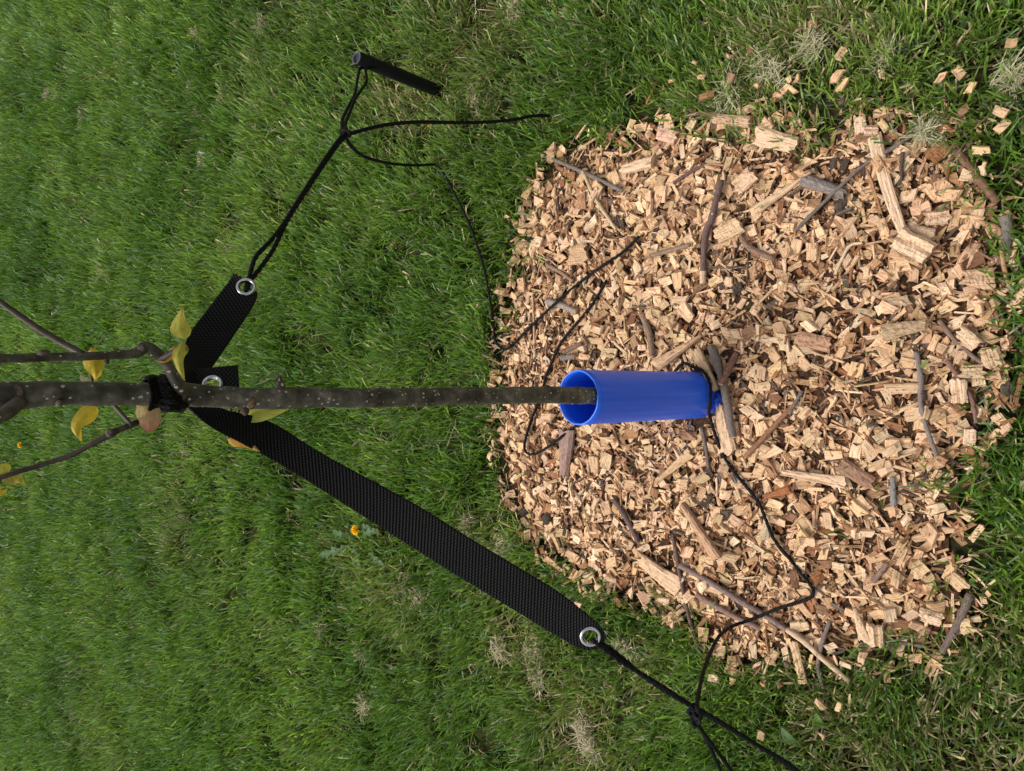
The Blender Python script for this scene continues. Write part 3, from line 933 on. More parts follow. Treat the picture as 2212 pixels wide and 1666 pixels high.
MARKS = [(Q(0, 1665, 170), 'among the widest patch of dead grass'), (Q(0, 1905, 120), 'on the green lawn by the thick brown rim stick'), (Q(0, 2100, 240), 'on grass past the rounded bark lump'), (Q(0, 1180, 330), 'near the torn-ended grey twig'), (Q(0, 1090, 620), 'by the rope bend at the mulch edge'),
         (Q(0, 1290, 1300), 'in grass beside the long strap eyelet'), (Q(0, 1590, 1480), 'in grass by the rope knot'), (Q(0, 1790, 1500), 'in grass below the whittled stick tip'), (Q(0, 1850, 1430), 'at the rim beside the curved thin twig'), (Q(0, 820, 1150), 'beside the dandelion leaves'), (Q(0, 2130, 1300), 'past the short grey-brown stick'),
         (Q(0, 1440, 190), 'near the bright orange twig'), (Q(0, 1065, 985), 'by the rope loop left of the tube mouth')]


def nearest_mark(p):
    return min(MARKS, key=lambda m: math.hypot(m[0][0] - p[0], m[0][1] - p[1]))[1]


for k, (px, py, s) in enumerate(loose):
    g = on_ground((px, py), 0.028)
    S = s * depth(g) / FPX * 1.15
    L = S * lr.uniform(0.95, 1.25); W = S * lr.uniform(0.6, 0.9); T = lr.uniform(0.003, 0.005)
    loc = chip_local(lr, L, W, T)
    Rm = np.array((Matrix.Rotation(lr.uniform(0, 6.28), 3, 'Z') @ Matrix.Rotation(lr.normal(0, .25), 3, 'X') @ Matrix.Rotation(lr.normal(0, .25), 3, 'Y')))
    i, j = cell(g[0], g[1])
    inb = abs(g[0]) < 0.64 and abs(g[1]) < 0.64
    z = max(H[i, j] if inb else 0, 0.032)
    m = mesh_np('wood_chip', loc @ Rm.T, CH_LOOPS, CH_STARTS, WOOD, col=np.tile(chip_colour(lr, (0.8, 0.15, 0.04, 0.01)), (10, 1)), uv=chip_uv(loc, lr.uniform(0, 50, 2)))
    o = link('wood_chip', m, None, (g[0], g[1], z + 0.002))
    tag(o, ('large' if s >= 20 else 'mid-sized' if s >= 14 else 'tiny') + ' loose wood chip ' + nearest_mark((px, py)).replace('left of', 'before'), 'wood chip', 'loose chips on the lawn')
    loose_pts.append((g[0], g[1], 0.5 * max(L, W)))
loose_pts = np.array(loose_pts)

# ------------------------------------------------------------------ blue trunk guard
rim_c = atZ((1249, 859), 1.0)
axis = np.array([0.0, math.sin(math.radians(7.0)), math.cos(math.radians(7.0))])
# depth at which the rim centre lies on the guard's own axis
rr_ = ray((1249, 859))
Amat = np.array([[rr_[1], -axis[1]], [rr_[2], -axis[2]]])
sol = np.linalg.solve(Amat, np.array([TUBE_B[1] - CAM[1], TUBE_B[2] - CAM[2]]))
rim_c = CAM + rr_ * sol[0]
TUBE_R = 0.5 * 121 * sol[0] / FPX
base_c = np.array([rim_c[0] + 0.001, TUBE_B[1], 0.0])
ax = rim_c - base_c; TL = np.linalg.norm(ax); ax /= TL
e1 = np.array([1.0, 0, 0]); e1 -= ax * (e1 @ ax); e1 /= np.linalg.norm(e1)
e2 = np.cross(ax, e1)                    # points away from the camera
n1, n2 = 30, 96
tt = np.linspace(0, 1, n1); th = np.linspace(0, 2 * math.pi, n2, endpoint=False)
TT, TH = np.meshgrid(tt, th, indexing='ij')
# rolled sheet: flattish facets, an overlap step and a second crease facing the camera
fac = 0.012 * np.cos(7 * TH + 0.6) + 0.006 * np.cos(13 * TH)
step = 0.055 * np.exp(-((np.mod(TH - math.radians(276), 2 * math.pi)) / 0.5)) + 0.035 * np.exp(-((np.mod(TH - math.radians(232), 2 * math.pi)) / 0.35))
Rr = TUBE_R * (0.985 + fac * (0.4 + 0.6 * (1 - TT)) + step * (0.25 + 0.75 * (1 - TT)) - 0.02 * (1 - TT))
TW = 0.0022
rows = []
for inner in (False, True):
    R2 = Rr - (TW if inner else 0)
    rows.append(base_c + TT[..., None] * TL * ax + (R2 * np.cos(TH))[..., None] * e1 + (R2 * np.sin(TH) * 0.97)[..., None] * e2)
Pg = np.concatenate([rows[0], rows[1][::-1]], 0)
uu, vv = np.meshgrid(np.r_[tt, tt[::-1]] * TL, np.linspace(0, 2 * math.pi * TUBE_R, n2 + 1), indexing='ij')
gm = grid_mesh('guard_wall', Pg - base_c, BLUE, closed_v=True, uv=np.stack([uu, vv], -1))
guard = empty('trunk_guard', base_c)
tag(guard, 'tall blue plastic tube standing round the trunk base in the mulch', 'trunk guard')
link('guard_wall', gm, guard)
thr = np.linspace(0, 2 * math.pi, 97)[:-1]
rp = TL * ax + (Rr[-1, :, None] - TW * 0.5) * (np.cos(thr)[:, None] * e1 + np.sin(thr)[:, None] * 0.97 * e2)
rimp = np.concatenate([rp, rp[:1]], 0)
Pr, ur = tube(rimp, 0.0014, 8)
link('rim', grid_mesh('rim', Pr, mat_plain('blue_rim', (0.03, 0.15, 0.75), 0.35, 0.5), closed_v=True, uv=ur), guard)
# crumpled lower flap of the rolled sheet, towards the camera
a_, b_ = np.meshgrid(np.linspace(0, 1, 8), np.linspace(-1, 1, 12), indexing='ij')
fl_th = math.radians(250) + b_ * 0.42
fl_r = TUBE_R * (1.0 + 0.16 * a_ * (1 - 0.8 * b_ ** 2)) * (1 + 0.03 * np.cos(9 * b_ + 3 * a_))
Pf = np.stack([fl_r * np.cos(fl_th), fl_r * np.sin(fl_th), 0.046 - 0.014 * a_ + 0.004 * np.sin(6 * b_ + 4 * a_)], -1)
fm = grid_mesh('bottom_flap', np.concatenate([Pf, Pf[:, ::-1] - np.array([0, 0, 0.002])], 1), BLUE, closed_v=True)
link('bottom_flap', fm, guard)

# ------------------------------------------------------------------ the young tree
base_t = np.array([0.0, TY0, 0.0])
tree = empty('young_tree', base_t)
tag(tree, 'slender young tree with dark dotted bark and few yellow leaves', 'tree')
cl = [(Q(1, -260, 985), 30), (Q(1, -60, 985), 31), (Q(1, 60, 990), 32.5), (Q(1, 180, 980), 30), (Q(1, 300, 968), 27), (Q(1, 600, 968), 26.2), (Q(1, 900, 970), 25.5), (Q(1, 1250, 975), 26), (Q(1, 1400, 985), 24),
      (Q(1, 1700, 1000), 23.5), (Q(1, 1900, 1000), 23.5), (Q(1, 2150, 992), 22), (Q(0, 800, 860), 21), (Q(0, 950, 857), 19.5), (Q(5, 0, 760), 19), (Q(5, 250, 757), 18.5), (Q(5, 560, 752), 18.5), (Q(5, 800, 757), 18.6)]
tp = np.array([trunk_pt(c) for c, w in cl])
tr = np.array([w * depth(P_) / FPX for (c, w), P_ in zip(cl, tp)])
tp = np.vstack([tp, [tp[-1] * 0.45 + base_t * 0.55 + np.array([0.001, 0, 0.0])], [base_t + np.array([0, 0, -0.02])]])
tr = np.r_[tr, 0.0125, 0.014]
full = smooth_path(np.c_[tp, tr], 170)
path, rad = full[:, :3], full[:, 3]
kr = np.random.default_rng(5)
rad = rad * (1 + 0.018 * kr.standard_normal(len(rad)))
P, uv = tube(path, rad, 22, rough=0.018, seed=9)
link('trunk', grid_mesh('trunk', P - base_t, TRUNK, closed_v=True, cap=True, uv=uv), tree)
trunk_path, trunk_rad = path, rad


def limb(name, pts, widths, zs, parent=tree, nseg=12, n=40, mat=TRUNK, rough=0.02, material=None):
    """A branch from picture points at given depths; widths in picture pixels."""
    P3 = np.array([atZ(p, z) for p, z in zip(pts, zs)])
    R3 = np.array([0.5 * w * z / FPX for w, z in zip(widths, zs)])
    f = smooth_path(np.c_[P3, R3], n)
    P, uv = tube(f[:, :3], f[:, 3] * (1 + 0.02 * kr.standard_normal(n)), nseg, rough=rough, seed=len(C.objects))
    o = link(name, grid_mesh(name, P - base_t, mat, closed_v=True, cap=True, uv=uv), parent)
    return o, f


def dTr(p):
    return depth(trunk_pt(p))


z0 = dTr(Q(1, 1240, 960))
TWIG = mat_plain('dark_twig_bark', (0.050, 0.032, 0.024), 0.5, 0.4, noise=(220, 0.6, 1.6, 0.0008))
b1, f1 = limb('branch', [Q(1, 1250, 965), Q(1, 1195, 885), Q(1, 1130, 770), Q(1, 1075, 705), Q(1, 985, 655), Q(1, 905, 695), Q(1, 650, 712), Q(1, 350, 720), Q(1, 60, 728), Q(1, -250, 735)],
               [30, 25, 24, 25, 27, 22, 19, 19.5, 20, 21], [z0 - .006, z0 - .022, z0 - .035, z0 - .045, z0 - .055, z0 - .065, z0 - .095, z0 - .125, z0 - .155, z0 - .18], n=70)
b1b, _ = limb('side_twig', [Q(1, 565, 700), Q(1, 430, 630), Q(1, 250, 520), Q(1, 0, 345), Q(1, -150, 240)], [13, 14.5, 13.5, 12.5, 12.5], [z0 - .105, z0 - .105, z0 - .11, z0 - .12, z0 - .125], parent=b1, mat=TWIG)
sp1, _ = limb('spur', [Q(1, 1085, 735), Q(1, 1150, 700), Q(1, 1215, 660), Q(1, 1250, 640)], [16, 14, 11, 7], [z0 - .045, z0 - .05, z0 - .055, z0 - .058], parent=b1, n=16, mat=TWIG)
zb = dTr(Q(1, 1080, 1040))
b2, f2 = limb('branch', [Q(1, 975, 1143), Q(1, 930, 1163), Q(1, 870, 1188), Q(1, 800, 1215), Q(1, 745, 1245), Q(1, 620, 1310), Q(1, 480, 1385), Q(1, 250, 1460), Q(1, 90, 1508), Q(1, -120, 1580)],
               [11, 12.5, 13, 13, 17, 12, 11.5, 11, 11, 10], [zb + .002, zb, zb - .01, zb - .015, zb - .02, zb - .025, zb - .03, zb - .04, zb - .05, zb - .06], n=56, mat=TWIG)
limb('side_twig', [Q(1, 770, 1040), Q(1, 810, 1090), Q(1, 870, 1155), Q(1, 890, 1182)], [10, 9, 9, 8], [zb + .004, zb, zb - .008, zb - .012], parent=b2, n=14, mat=TWIG)
zl = dTr(Q(1, 60, 1060))
limb('branch', [Q(1, 130, 1020), Q(1, 60, 1085), Q(1, -20, 1140), Q(1, -180, 1240)], [36, 31, 27, 25], [zl - .002, zl - .012, zl - .025, zl - .05], n=16)


def knob(name, p, s, nearer, flat=1.0, col=(0.07, 0.05, 0.04), parent=tree, seed=0, stretch=(1, 1)):
    c = trunk_pt(p, 0) if parent is tree else None
    c = CAM + ray(p) * (dTr(p) - nearer) if nearer is not None else c
    S = s * depth(c) / FPX
    bmm = bmesh.new()
    bmesh.ops.create_icosphere(bmm, subdivisions=3, radius=1.0)
    rr = np.random.default_rng(seed)
    vk = VNoise(seed + 200, 0.5)
    for v in bmm.verts:
        f = 0.75 + 0.5 * float(vk(v.co.x + v.co.z, v.co.y + 2 * v.co.z)) + 0.03 * rr.standard_normal()
        w = v.co * S * f
        # picture-up, picture-right and towards-camera axes of the bump on the stem
        w3 = -UPV * w.x * stretch[0] + RGT * w.y * stretch[1] - FWD * w.z * flat
        v.co = Vector(w3 + c - base_t)
    for f_ in bmm.faces: f_.smooth = True
    me = bpy.data.meshes.new(name); bmm.to_mesh(me); bmm.free()
    me.materials.append(mat_plain(name + '_bark', col, 0.8, 0.2, noise=(400, 0.45, 1.7, 0.002)))
    return link(name, me, parent)


knob('pruning_scar', Q(1, 1695, 1025), 15, 0.0085, 0.35, (0.115, 0.065, 0.04), seed=1, stretch=(0.75, 1.0))
knob('pruning_scar', Q(1, 1660, 1085), 9, 0.004, 0.8, (0.06, 0.04, 0.03), seed=2)
limb('stub', [Q(1, 1915, 985), Q(1, 1905, 915), Q(1, 1893, 880), Q(1, 1885, 850)], [26, 19, 15, 11], [dTr(Q(1, 1900, 985)) + d_ for d_ in (0, -.001, -.002, -.003)], n=14, rough=0.06)
knob('bud', Q(1, 1878, 872), 5.5, 0.001, 1.0, (0.10, 0.065, 0.045), seed=4)
knob('bud', Q(1, 400, 1035), 7, 0.008, 0.7, (0.11, 0.085, 0.07), seed=5)
knob('pruning_scar', Q(1, 130, 965), 15, 0.0095, 0.3, (0.075, 0.05, 0.042), seed=6, stretch=(0.7, 1.3))
knob('knot', Q(1, 1225, 975), 15, 0.008, 0.7, (0.085, 0.062, 0.048), seed=7)
knob('knot', Q(5, 560, 710), 9, 0.009, 0.35, (0.075, 0.066, 0.045), seed=8)
knob('knot', Q(5, 800, 735), 12, 0.008, 0.3, (0.065, 0.055, 0.035), seed=9, stretch=(0.5, 1.2))
knob('knot', Q(0, 748, 858), 11, 0.009, 0.3, (0.06, 0.05, 0.04), seed=12, stretch=(0.6, 1.2))
knob('bud', Q(1, 962, 650), 9, 0.058, 0.9, (0.085, 0.065, 0.055), seed=13)
knob('bud', Q(1, 725, 752), 6, 0.092, 0.9, (0.05, 0.035, 0.03), seed=14)
knob('bud', Q(1, 290, 690), 8, 0.135, 0.8, (0.06, 0.045, 0.035), seed=15, stretch=(1.8, 0.8))
knob('bud', Q(1, 745, 1238), 8, 0.02, 0.9, (0.10, 0.075, 0.065), seed=16)


def leaf(pts, zs, wpx, col, parent=tree, fold=0.25, curl=0.0, tipcol=None, wave=0.0, tilt=0.0, shape=(0.55, 1.0)):
    """A leaf blade along picture points at depths, wpx wide at its broadest."""
    P3 = np.array([atZ(p, z) for p, z in zip(pts, zs)])
    n, m_ = 15, 9
    f = smooth_path(P3, n)
    T = np.gradient(f, axis=0); T /= np.linalg.norm(T, axis=1)[:, None]
    view = f - CAM; view /= np.linalg.norm(view, axis=1)[:, None]
    side = np.cross(T, view); side /= np.linalg.norm(side, axis=1)[:, None]
    nrm = np.cross(side, T)
    s2 = side * math.cos(tilt) + nrm * math.sin(tilt); nrm = np.cross(s2, T); side = s2
    t = np.linspace(0, 1, n)
    w = np.sin(np.pi * np.clip(t, 0.001, 0.999) ** shape[0]) ** shape[1]
    W = 0.5 * wpx * np.mean(zs) / FPX * w
    v = np.linspace(-1, 1, m_)
    ph = kr.uniform(0, 6)
    Z = fold * np.abs(v)[None] * W[:, None] + wave * W.max() * np.sin(9 * t[:, None] + 2.2 * v[None] + ph) * np.abs(v)[None]
    serr = 1 + 0.05 * np.sin(t * 95)
    P = f[:, None] + (v[None, :, None] * (W * serr)[:, None, None]) * side[:, None] + Z[..., None] * nrm[:, None]
    me = grid_mesh('leaf', P - base_t, LEAF, col=col)
    if tipcol is not None:
        a = me.attributes['Col']
        for k in range(len(me.polygons)):
            g = (k // (m_ - 1)) / (n - 2)
            g = g * g
            a.data[k].color = (*[col[i] * (1 - g) + tipcol[i] * g for i in range(3)], 1)
    return link('leaf', me, parent)


YG, YE, OR = (0.46, 0.42, 0.06), (0.58, 0.43, 0.04), (0.52, 0.28, 0.035)
zs_ = z0 - .062
leaf([Q(1, 1245, 600), Q(1, 1215, 500), Q(1, 1240, 375)], [zs_, zs_ - .01, zs_ - .012], 40, YG, b1, fold=0.3, wave=0.12, tilt=0.25)
leaf([Q(1, 1240, 615), Q(1, 1200, 740), Q(1, 1255, 882)], [zs_, zs_ - .012, zs_ - .006], 30, YG, b1, fold=0.5, wave=0.15, tilt=-0.5)
leaf([Q(1, 1215, 690), Q(1, 1120, 755), Q(1, 1050, 742)], [zs_, zs_ - .01, zs_ - .01], 11, OR, b1, fold=0.3, tilt=0.9)
leaf([Q(1, 1250, 640), Q(1, 1265, 680), Q(1, 1240, 720)], [zs_, zs_ - .004, zs_ - .002], 10, (0.26, 0.22, 0.06), b1)
leaf([Q(1, 1225, 640), Q(1, 1180, 655), Q(1, 1140, 680)], [zs_, zs_ - .004, zs_ - .002], 8, (0.36, 0.25, 0.09), b1)
leaf([Q(1, 610, 660), Q(1, 640, 770), Q(1, 650, 890)], [z0 - .03, z0 - .035, z0 + .0], 40, YE, b1, fold=0.35, wave=0.2)
leaf([Q(1, 600, 890), Q(1, 565, 870), Q(1, 545, 835)], [z0 + .01, z0 + .008, z0 + .005], 14, (0.45, 0.42, 0.22), b1)
leaf([Q(1, 655, 1045), Q(1, 590, 1110), Q(1, 520, 1190), Q(1, 555, 1300)], [zb + .03, zb + .025, zb + .02, zb + .02], 36, YE, b2, fold=0.3, wave=0.25)
leaf([Q(1, 935, 1045), Q(1, 1010, 1105), Q(1, 1010, 1228)], [zb - .004, zb - .014, zb - .012], 50, (0.46, 0.37, 0.16), b2, fold=0.15, wave=0.08, tipcol=(0.50, 0.20, 0.14), shape=(0.95, 0.4))
leaf([Q(1, 925, 1045), Q(1, 1000, 1075), Q(1, 1090, 1115)], [zb - .003, zb - .006, zb - .008], 24, (0.46, 0.30, 0.12), b2, fold=0.3)
leaf([Q(1, 1600, 1095), Q(1, 1790, 1100), Q(1, 1970, 1070)], [zb + .09, zb + .09, zb + .09], 40, (0.40, 0.42, 0.06), tree, fold=0.2, wave=0.1)
leaf([Q(1, 1540, 1270), Q(1, 1660, 1300), Q(1, 1765, 1362)], [zb + .10, zb + .10, zb + .10], 28, OR, tree, fold=0.2, wave=0.1)
leaf([Q(1, 60, 1500), Q(1, 30, 1480), Q(1, -60, 1460)], [zb - .05, zb - .052, zb - .055], 24, YG, b2)
leaf([Q(1, 60, 1515), Q(1, 110, 1540), Q(1, 180, 1590)], [zb - .05, zb - .048, zb - .045], 22, YG, b2, wave=0.2)
leaf([Q(1, 20, 1540), Q(1, 60, 1560), Q(1, 120, 1590)], [zb - .05, zb - .05, zb - .045], 18, (0.34, 0.30, 0.06), b2, wave=0.2)
leaf([Q(1, -60, 1590), Q(1, 0, 1640), Q(1, 55, 1612)], [zb - .055, zb - .055, zb - .05], 22, YE, b2, wave=0.2)
# a leaf shoot on the far side carries the two leaves seen past the strap
limb('side_twig', [Q(1, 1640, 1010), Q(1, 1630, 1060), Q(1, 1610, 1097)], [8, 7, 5], [zb + .085, zb + .09, zb + .09], n=12, mat=TWIG)
limb('side_twig', [Q(1, 1560, 1010), Q(1, 1560, 1150), Q(1, 1545, 1272)], [8, 7, 5], [zb + .075, zb + .10, zb + .10], n=12, mat=TWIG)
limb('side_twig', [Q(1, 640, 985), Q(1, 625, 900), Q(1, 612, 800), Q(1, 605, 665)], [8, 7, 6, 5], [zb, z0 + .01, z0 - .02, z0 - .03], n=12, mat=TWIG)
limb('side_twig', [Q(1, 690, 980), Q(1, 670, 1030), Q(1, 655, 1050)], [8, 7, 5], [zb + .005, zb + .02, zb + .03], n=10, mat=TWIG)

# ------------------------------------------------------------------ straps
THK = 0.0022


def ribbon(name, A, B, parent, org, holes=(), n=120, m_=26, ripple=0.0):
    """Webbing between two edge lines A and B (k,3), hollowed at holes [(centre, radius)]."""
    fa, fb = smooth_path(A, n), smooth_path(B, n)
    s = np.r_[0, np.cumsum(np.linalg.norm(np.diff(0.5 * (fa + fb), axis=0), axis=1))]
    v = np.linspace(0, 1, m_)
    P = fa[:, None] * (1 - v)[None, :, None] + fb[:, None] * v[None, :, None]
    du = np.gradient(P, axis=0); dv = np.gradient(P, axis=1)
    N = np.cross(du, dv); N /= np.linalg.norm(N, axis=2)[..., None] + 1e-12
    if ripple:
        P = P + N * (ripple * np.sin(s[:, None] * 40 + v[None] * 3))[..., None]
    wd = np.linalg.norm(fb - fa, axis=1)
    uvt = np.stack(np.broadcast_arrays(s[:, None], v[None] * wd.mean()), -1)
    cc = 0.25 * (P[:-1, :-1] + P[1:, :-1] + P[:-1, 1:] + P[1:, 1:])
    keep = np.ones(cc.shape[:2], bool)
    for c, rad_ in holes:
        keep &= np.linalg.norm(cc - c, axis=2) > rad_
    top, bot = P + N * THK * 0.5, P - N * THK * 0.5
    # both faces plus the two selvedges as one closed ring across the width
    ring = np.concatenate([top, bot[:, ::-1]], 1)
    ruv = np.concatenate([uvt, uvt[:, ::-1], uvt[:, :1]], 1)
    kp = np.concatenate([keep, np.ones((n - 1, 1), bool), keep[:, ::-1], np.ones((n - 1, 1), bool)], 1)
    me = grid_mesh(name, ring - org, WEB, closed_v=True, uv=ruv, keep=kp)
    return link(name, me, parent), P, N


def grommet(parent, org, c, nrm, ro, ri):
    nrm = nrm / np.linalg.norm(nrm)
    a = np.cross(nrm, [0.3, 0.9, 0.1]); a /= np.linalg.norm(a); b = np.cross(nrm, a)
    rm, rw = 0.5 * (ro + ri), 0.5 * (ro - ri)
    th = np.linspace(0, 2 * math.pi, 48, endpoint=False); ph = np.linspace(0, 2 * math.pi, 16, endpoint=False)
    TH_, PH_ = np.meshgrid(th, ph, indexing='ij')
    R_ = rm + rw * np.cos(PH_)
    P = c + R_[..., None] * (np.cos(TH_)[..., None] * a + np.sin(TH_)[..., None] * b) + (0.0030 * np.sin(PH_))[..., None] * nrm
    P = np.concatenate([P, P[:1]], 0)
    link('grommet', grid_mesh('grommet', P - org, CHROME, closed_v=True), parent)


def edge3(lst):
    return np.array([atZ(p, z) for p, z in lst])


# strap that pulls towards the stake on the near side
A = edge3([((428, 866), .735), ((492, 887), .735), ((585, 912), .775), ((705, 985), .800), ((890, 1086), .830), ((1013, 1162), .848), ((1143, 1240), .862), ((1202, 1276), .868), ((1258, 1319), .872), ((1296, 1352), .874), ((1310, 1378), .876)])
B = edge3([((398, 872), .715), ((447, 917), .722), ((520, 957), .760), ((634, 1020), .790), ((848, 1155), .835), ((968, 1231), .853), ((1097, 1309), .868), ((1155, 1345), .874), ((1213, 1379), .878), ((1257, 1402), .880), ((1289, 1402), .880)])
org = base_t + np.array([-0.02, 0.03, 0.9])
s1 = empty('tree_strap', org)
tag(s1, 'long black webbing strap running from the trunk towards the mulch, big chrome eyelet', 'strap', 'tree tie straps')
gc1 = atZ((1275, 1376), 0.877)
ob, Pg_, Ng_ = ribbon('webbing', A, B, s1, org, [(gc1, 0.0098)])
k_ = np.unravel_index(np.argmin(np.linalg.norm(Pg_ - gc1, axis=2)), Pg_.shape[:2])
gc1 = Pg_[k_]
grommet(s1, org, gc1, Ng_[k_], 0.0128, 0.0076)
# wrap of the same strap round the trunk below the branch
ti = np.array([pix(p)[0] for p in trunk_path])


def trunk_at(px):
    k = int(np.argmin(np.abs(ti - px)))
    return trunk_path[k], trunk_rad[k]


nth = 72
W_ = []
for a_i, an in enumerate(np.linspace(0, 2 * math.pi, nth + 1)[:-1]):
    # an = 0 at picture top (+X), pi/2 towards the camera, pi at picture bottom (-X), 3pi/2 behind
    front = math.sin(an)
    xl = 313 + 3 * math.cos(an * 2)
    top = 0.5 * (1 + math.cos(an))
    xr = 398 - 46 * top if front > -0.2 else 372
    row = []
    for v in np.linspace(0, 1, 12):
        c, rd = trunk_at(xl + (xr - xl) * v)
        off = 0.0028 + 0.0055 * (0.25 + 0.75 * v) * max(0, math.cos(an - 0.25)) ** 3 + 0.0022 * max(0, math.cos(an - math.pi)) + 0.0009 * math.sin(5 * an + 4 * v) + 0.001 * math.sin(9 * v + an)
        # towards-camera direction square to the trunk
        row.append(c + (rd + off) * (math.cos(an) * RGT + math.sin(an) * np.array([0, -1.0, 0.06])))
    W_.append(row)
W_ = np.array(W_).transpose(1, 0, 2)
uu, vv = np.meshgrid(np.linspace(0, 0.04, 12), np.linspace(0, 0.085, nth + 1), indexing='ij')
lip = W_.copy()
cen = np.array([trunk_at(313 + 60 * v)[0] for v in np.linspace(0, 1, 12)])[:, None]
inn = cen + (W_ - cen) * 0.86
wrapP = np.concatenate([W_, inn[::-1]], 0)
wuv = np.concatenate([np.stack([vv, uu], -1), np.stack([vv, uu], -1)[::-1]], 0)
link('wrap', grid_mesh('wrap', wrapP - org, WEB, closed_v=True, uv=wuv), s1)

# strap that pulls towards the far stake
A = edge3([((505, 590), .870), ((496, 607), .868), ((450, 668), .845), ((408, 724), .818), ((397, 766), .790), ((396, 815), .762), ((398, 850), .752)])
B = edge3([((550, 616), .872), ((553, 648), .866), ((505, 725), .840), ((456, 797), .806), ((432, 824), .780), ((412, 842), .760), ((408, 862), .754)])
org2 = base_t + np.array([0.02, 0.05, 0.9])
s2 = empty('tree_strap', org2)
tag(s2, 'short black webbing strap pulled from the branch fork towards the black stake', 'strap', 'tree tie straps')
gc2 = atZ((531, 621), 0.868)
ob, Pg_, Ng_ = ribbon('webbing', A, B, s2, org2, [(gc2, 0.0085)], ripple=0.0006)
k_ = np.unravel_index(np.argmin(np.linalg.norm(Pg_ - gc2, axis=2)), Pg_.shape[:2])
gc2 = Pg_[k_]
grommet(s2, org2, gc2, Ng_[k_], 0.0115, 0.0068)
# its free end hangs behind the trunk
A = edge3([((398, 806), .785), ((440, 797), .782), ((480, 793), .785), ((514, 790), .790)])
B = edge3([((396, 872), .765), ((440, 878), .762), ((482, 880), .762), ((520, 880), .765)])
gc3 = atZ((460, 832), 0.774)
ob, Pg_, Ng_ = ribbon('strap_tail', A, B, s2, org2, [(gc3, 0.0082)], n=60)
k_ = np.unravel_index(np.argmin(np.linalg.norm(Pg_ - gc3, axis=2)), Pg_.shape[:2])
grommet(s2, org2, Pg_[k_], Ng_[k_], 0.0108, 0.0064)

# ------------------------------------------------------------------ stakes
sb = on_ground((962, 203), 0.0)
# height at which the stake's top meets its picture place
best = min(np.linspace(0.1, 0.6, 400), key=lambda h: abs(pix(sb + np.array([0, 0, h]))[0] - 770))
st_top = sb + np.array([0, 0, best])
STAKE_R = 0.5 * 27.5 * depth(0.5 * (sb + st_top)) / FPX


def stake(pos, top, label):
    root = empty('stake', pos)
    tag(root, label, 'stake', 'guy rope stakes')
    d = top - pos
    L = np.linalg.norm(d)
    d = d / L
    prof = [(-0.06, 1.0), (0.0, 1.0), (L * 0.5, 1.0), (L - 0.002, 1.0), (L, 0.93), (L + 0.0002, 0.80), (L - 0.006, 0.78)]
    path_ = np.array([pos + d * h for h, _ in prof])
    e1_ = np.array([1.0, 0, 0]); e1_ = e1_ - d * (e1_ @ d); e1_ /= np.linalg.norm(e1_); e2_ = np.cross(d, e1_)
    th = np.linspace(0, 2 * math.pi, 32, endpoint=False)
    Pp = path_[:, None] + STAKE_R * np.array([k for _, k in prof])[:, None, None] * (np.cos(th)[None, :, None] * e1_ + np.sin(th)[None, :, None] * e2_)
    link('post', grid_mesh('post', Pp[:5] - pos, STAKEM, closed_v=True), root)
    link('pipe_edge', grid_mesh('pipe_edge', Pp[4:7] - pos, RIM, closed_v=True), root)
    cap = np.stack([pos + d * (L - 0.005) + STAKE_R * k * (np.cos(th)[:, None] * e1_ + np.sin(th)[:, None] * e2_) for k in (0.79, 0.4, 0.02)], 0)
    link('end_plug', grid_mesh('end_plug', cap - pos, mat_plain('plug', (0.012, 0.013, 0.016), 0.6), closed_v=True), root)
    return root


stake(sb, st_top, 'black pipe stake standing upright in the lawn with rope at its head')
# the second stake stands just outside the frame where the near rope leads
nt = on_ground((1850, 1790), 0.16)
nb_ = np.array([nt[0] - 0.01, nt[1] - 0.01, 0.0])
stake(nb_, nt, 'black pipe stake that holds the rope of the long strap')

# ------------------------------------------------------------------ ropes
ROPE_R = 0.0026


def hz(P):
    """Lift a point on to whatever the height grid holds there."""
    i, j = cell(P[0], P[1])
    inb = abs(P[0]) < 0.64 and abs(P[1]) < 0.64
    if not inb:
        return 0.052
    d = DI[i, j]
    w = 4
    loc = np.percentile(H[max(i - w, 0):i + w + 1, max(j - w, 0):j + w + 1], 85)
    return max(loc, 0.050 * min(1.0, max(0.0, (0.02 - d) / 0.04)))


def lie(pts, up=0.002):
    out = []
    for p in pts:
        g = on_ground(p, 0.04)
        for _ in range(3):
            z = hz(g) + up
            g = on_ground(p, z)
        out.append(g)
    return out


def taut(pts, Za, Zb):
    """Picture points of a rope in the air between two depths (straight in space, so 1/depth runs evenly)."""
    p = np.array(pts, dtype=float)
    s = np.r_[0, np.cumsum(np.linalg.norm(np.diff(p, axis=0), axis=1))]
    s /= s[-1]
    return [atZ(q_, 1.0 / ((1 - t) / Za + t / Zb)) for q_, t in zip(p, s)]


def cord(name, pts, parent, org, n, rad=ROPE_R, step=None):
    f = smooth_path(np.array(pts), n)
    P, uv = tube(f, rad, 12, lobes=3, lobe=0.17, twist=math.tau / 0.034 / 1.0)
    return link(name, grid_mesh(name, P - org, ROPE, closed_v=True, cap=True, uv=uv), parent)


def knot(parent, org, c, s, seed):
    """A small overhand tangle: three tight turns of the cord."""
    t = np.linspace(0, 2 * math.pi, 120)
    rr = np.random.default_rng(seed)
    a = rr.uniform(0, 6)
    K = np.stack([np.sin(t + a) + 2 * np.sin(2 * t + a), np.cos(t + a) - 2 * np.cos(2 * t + a), -np.sin(3 * t)], 1) * s / 2.6
    P, uv = tube(K + c, ROPE_R * 0.95, 10, lobes=3, lobe=0.15, twist=180)
    link('knot', grid_mesh('knot', P - org, ROPE, closed_v=True, cap=True, uv=uv), parent)


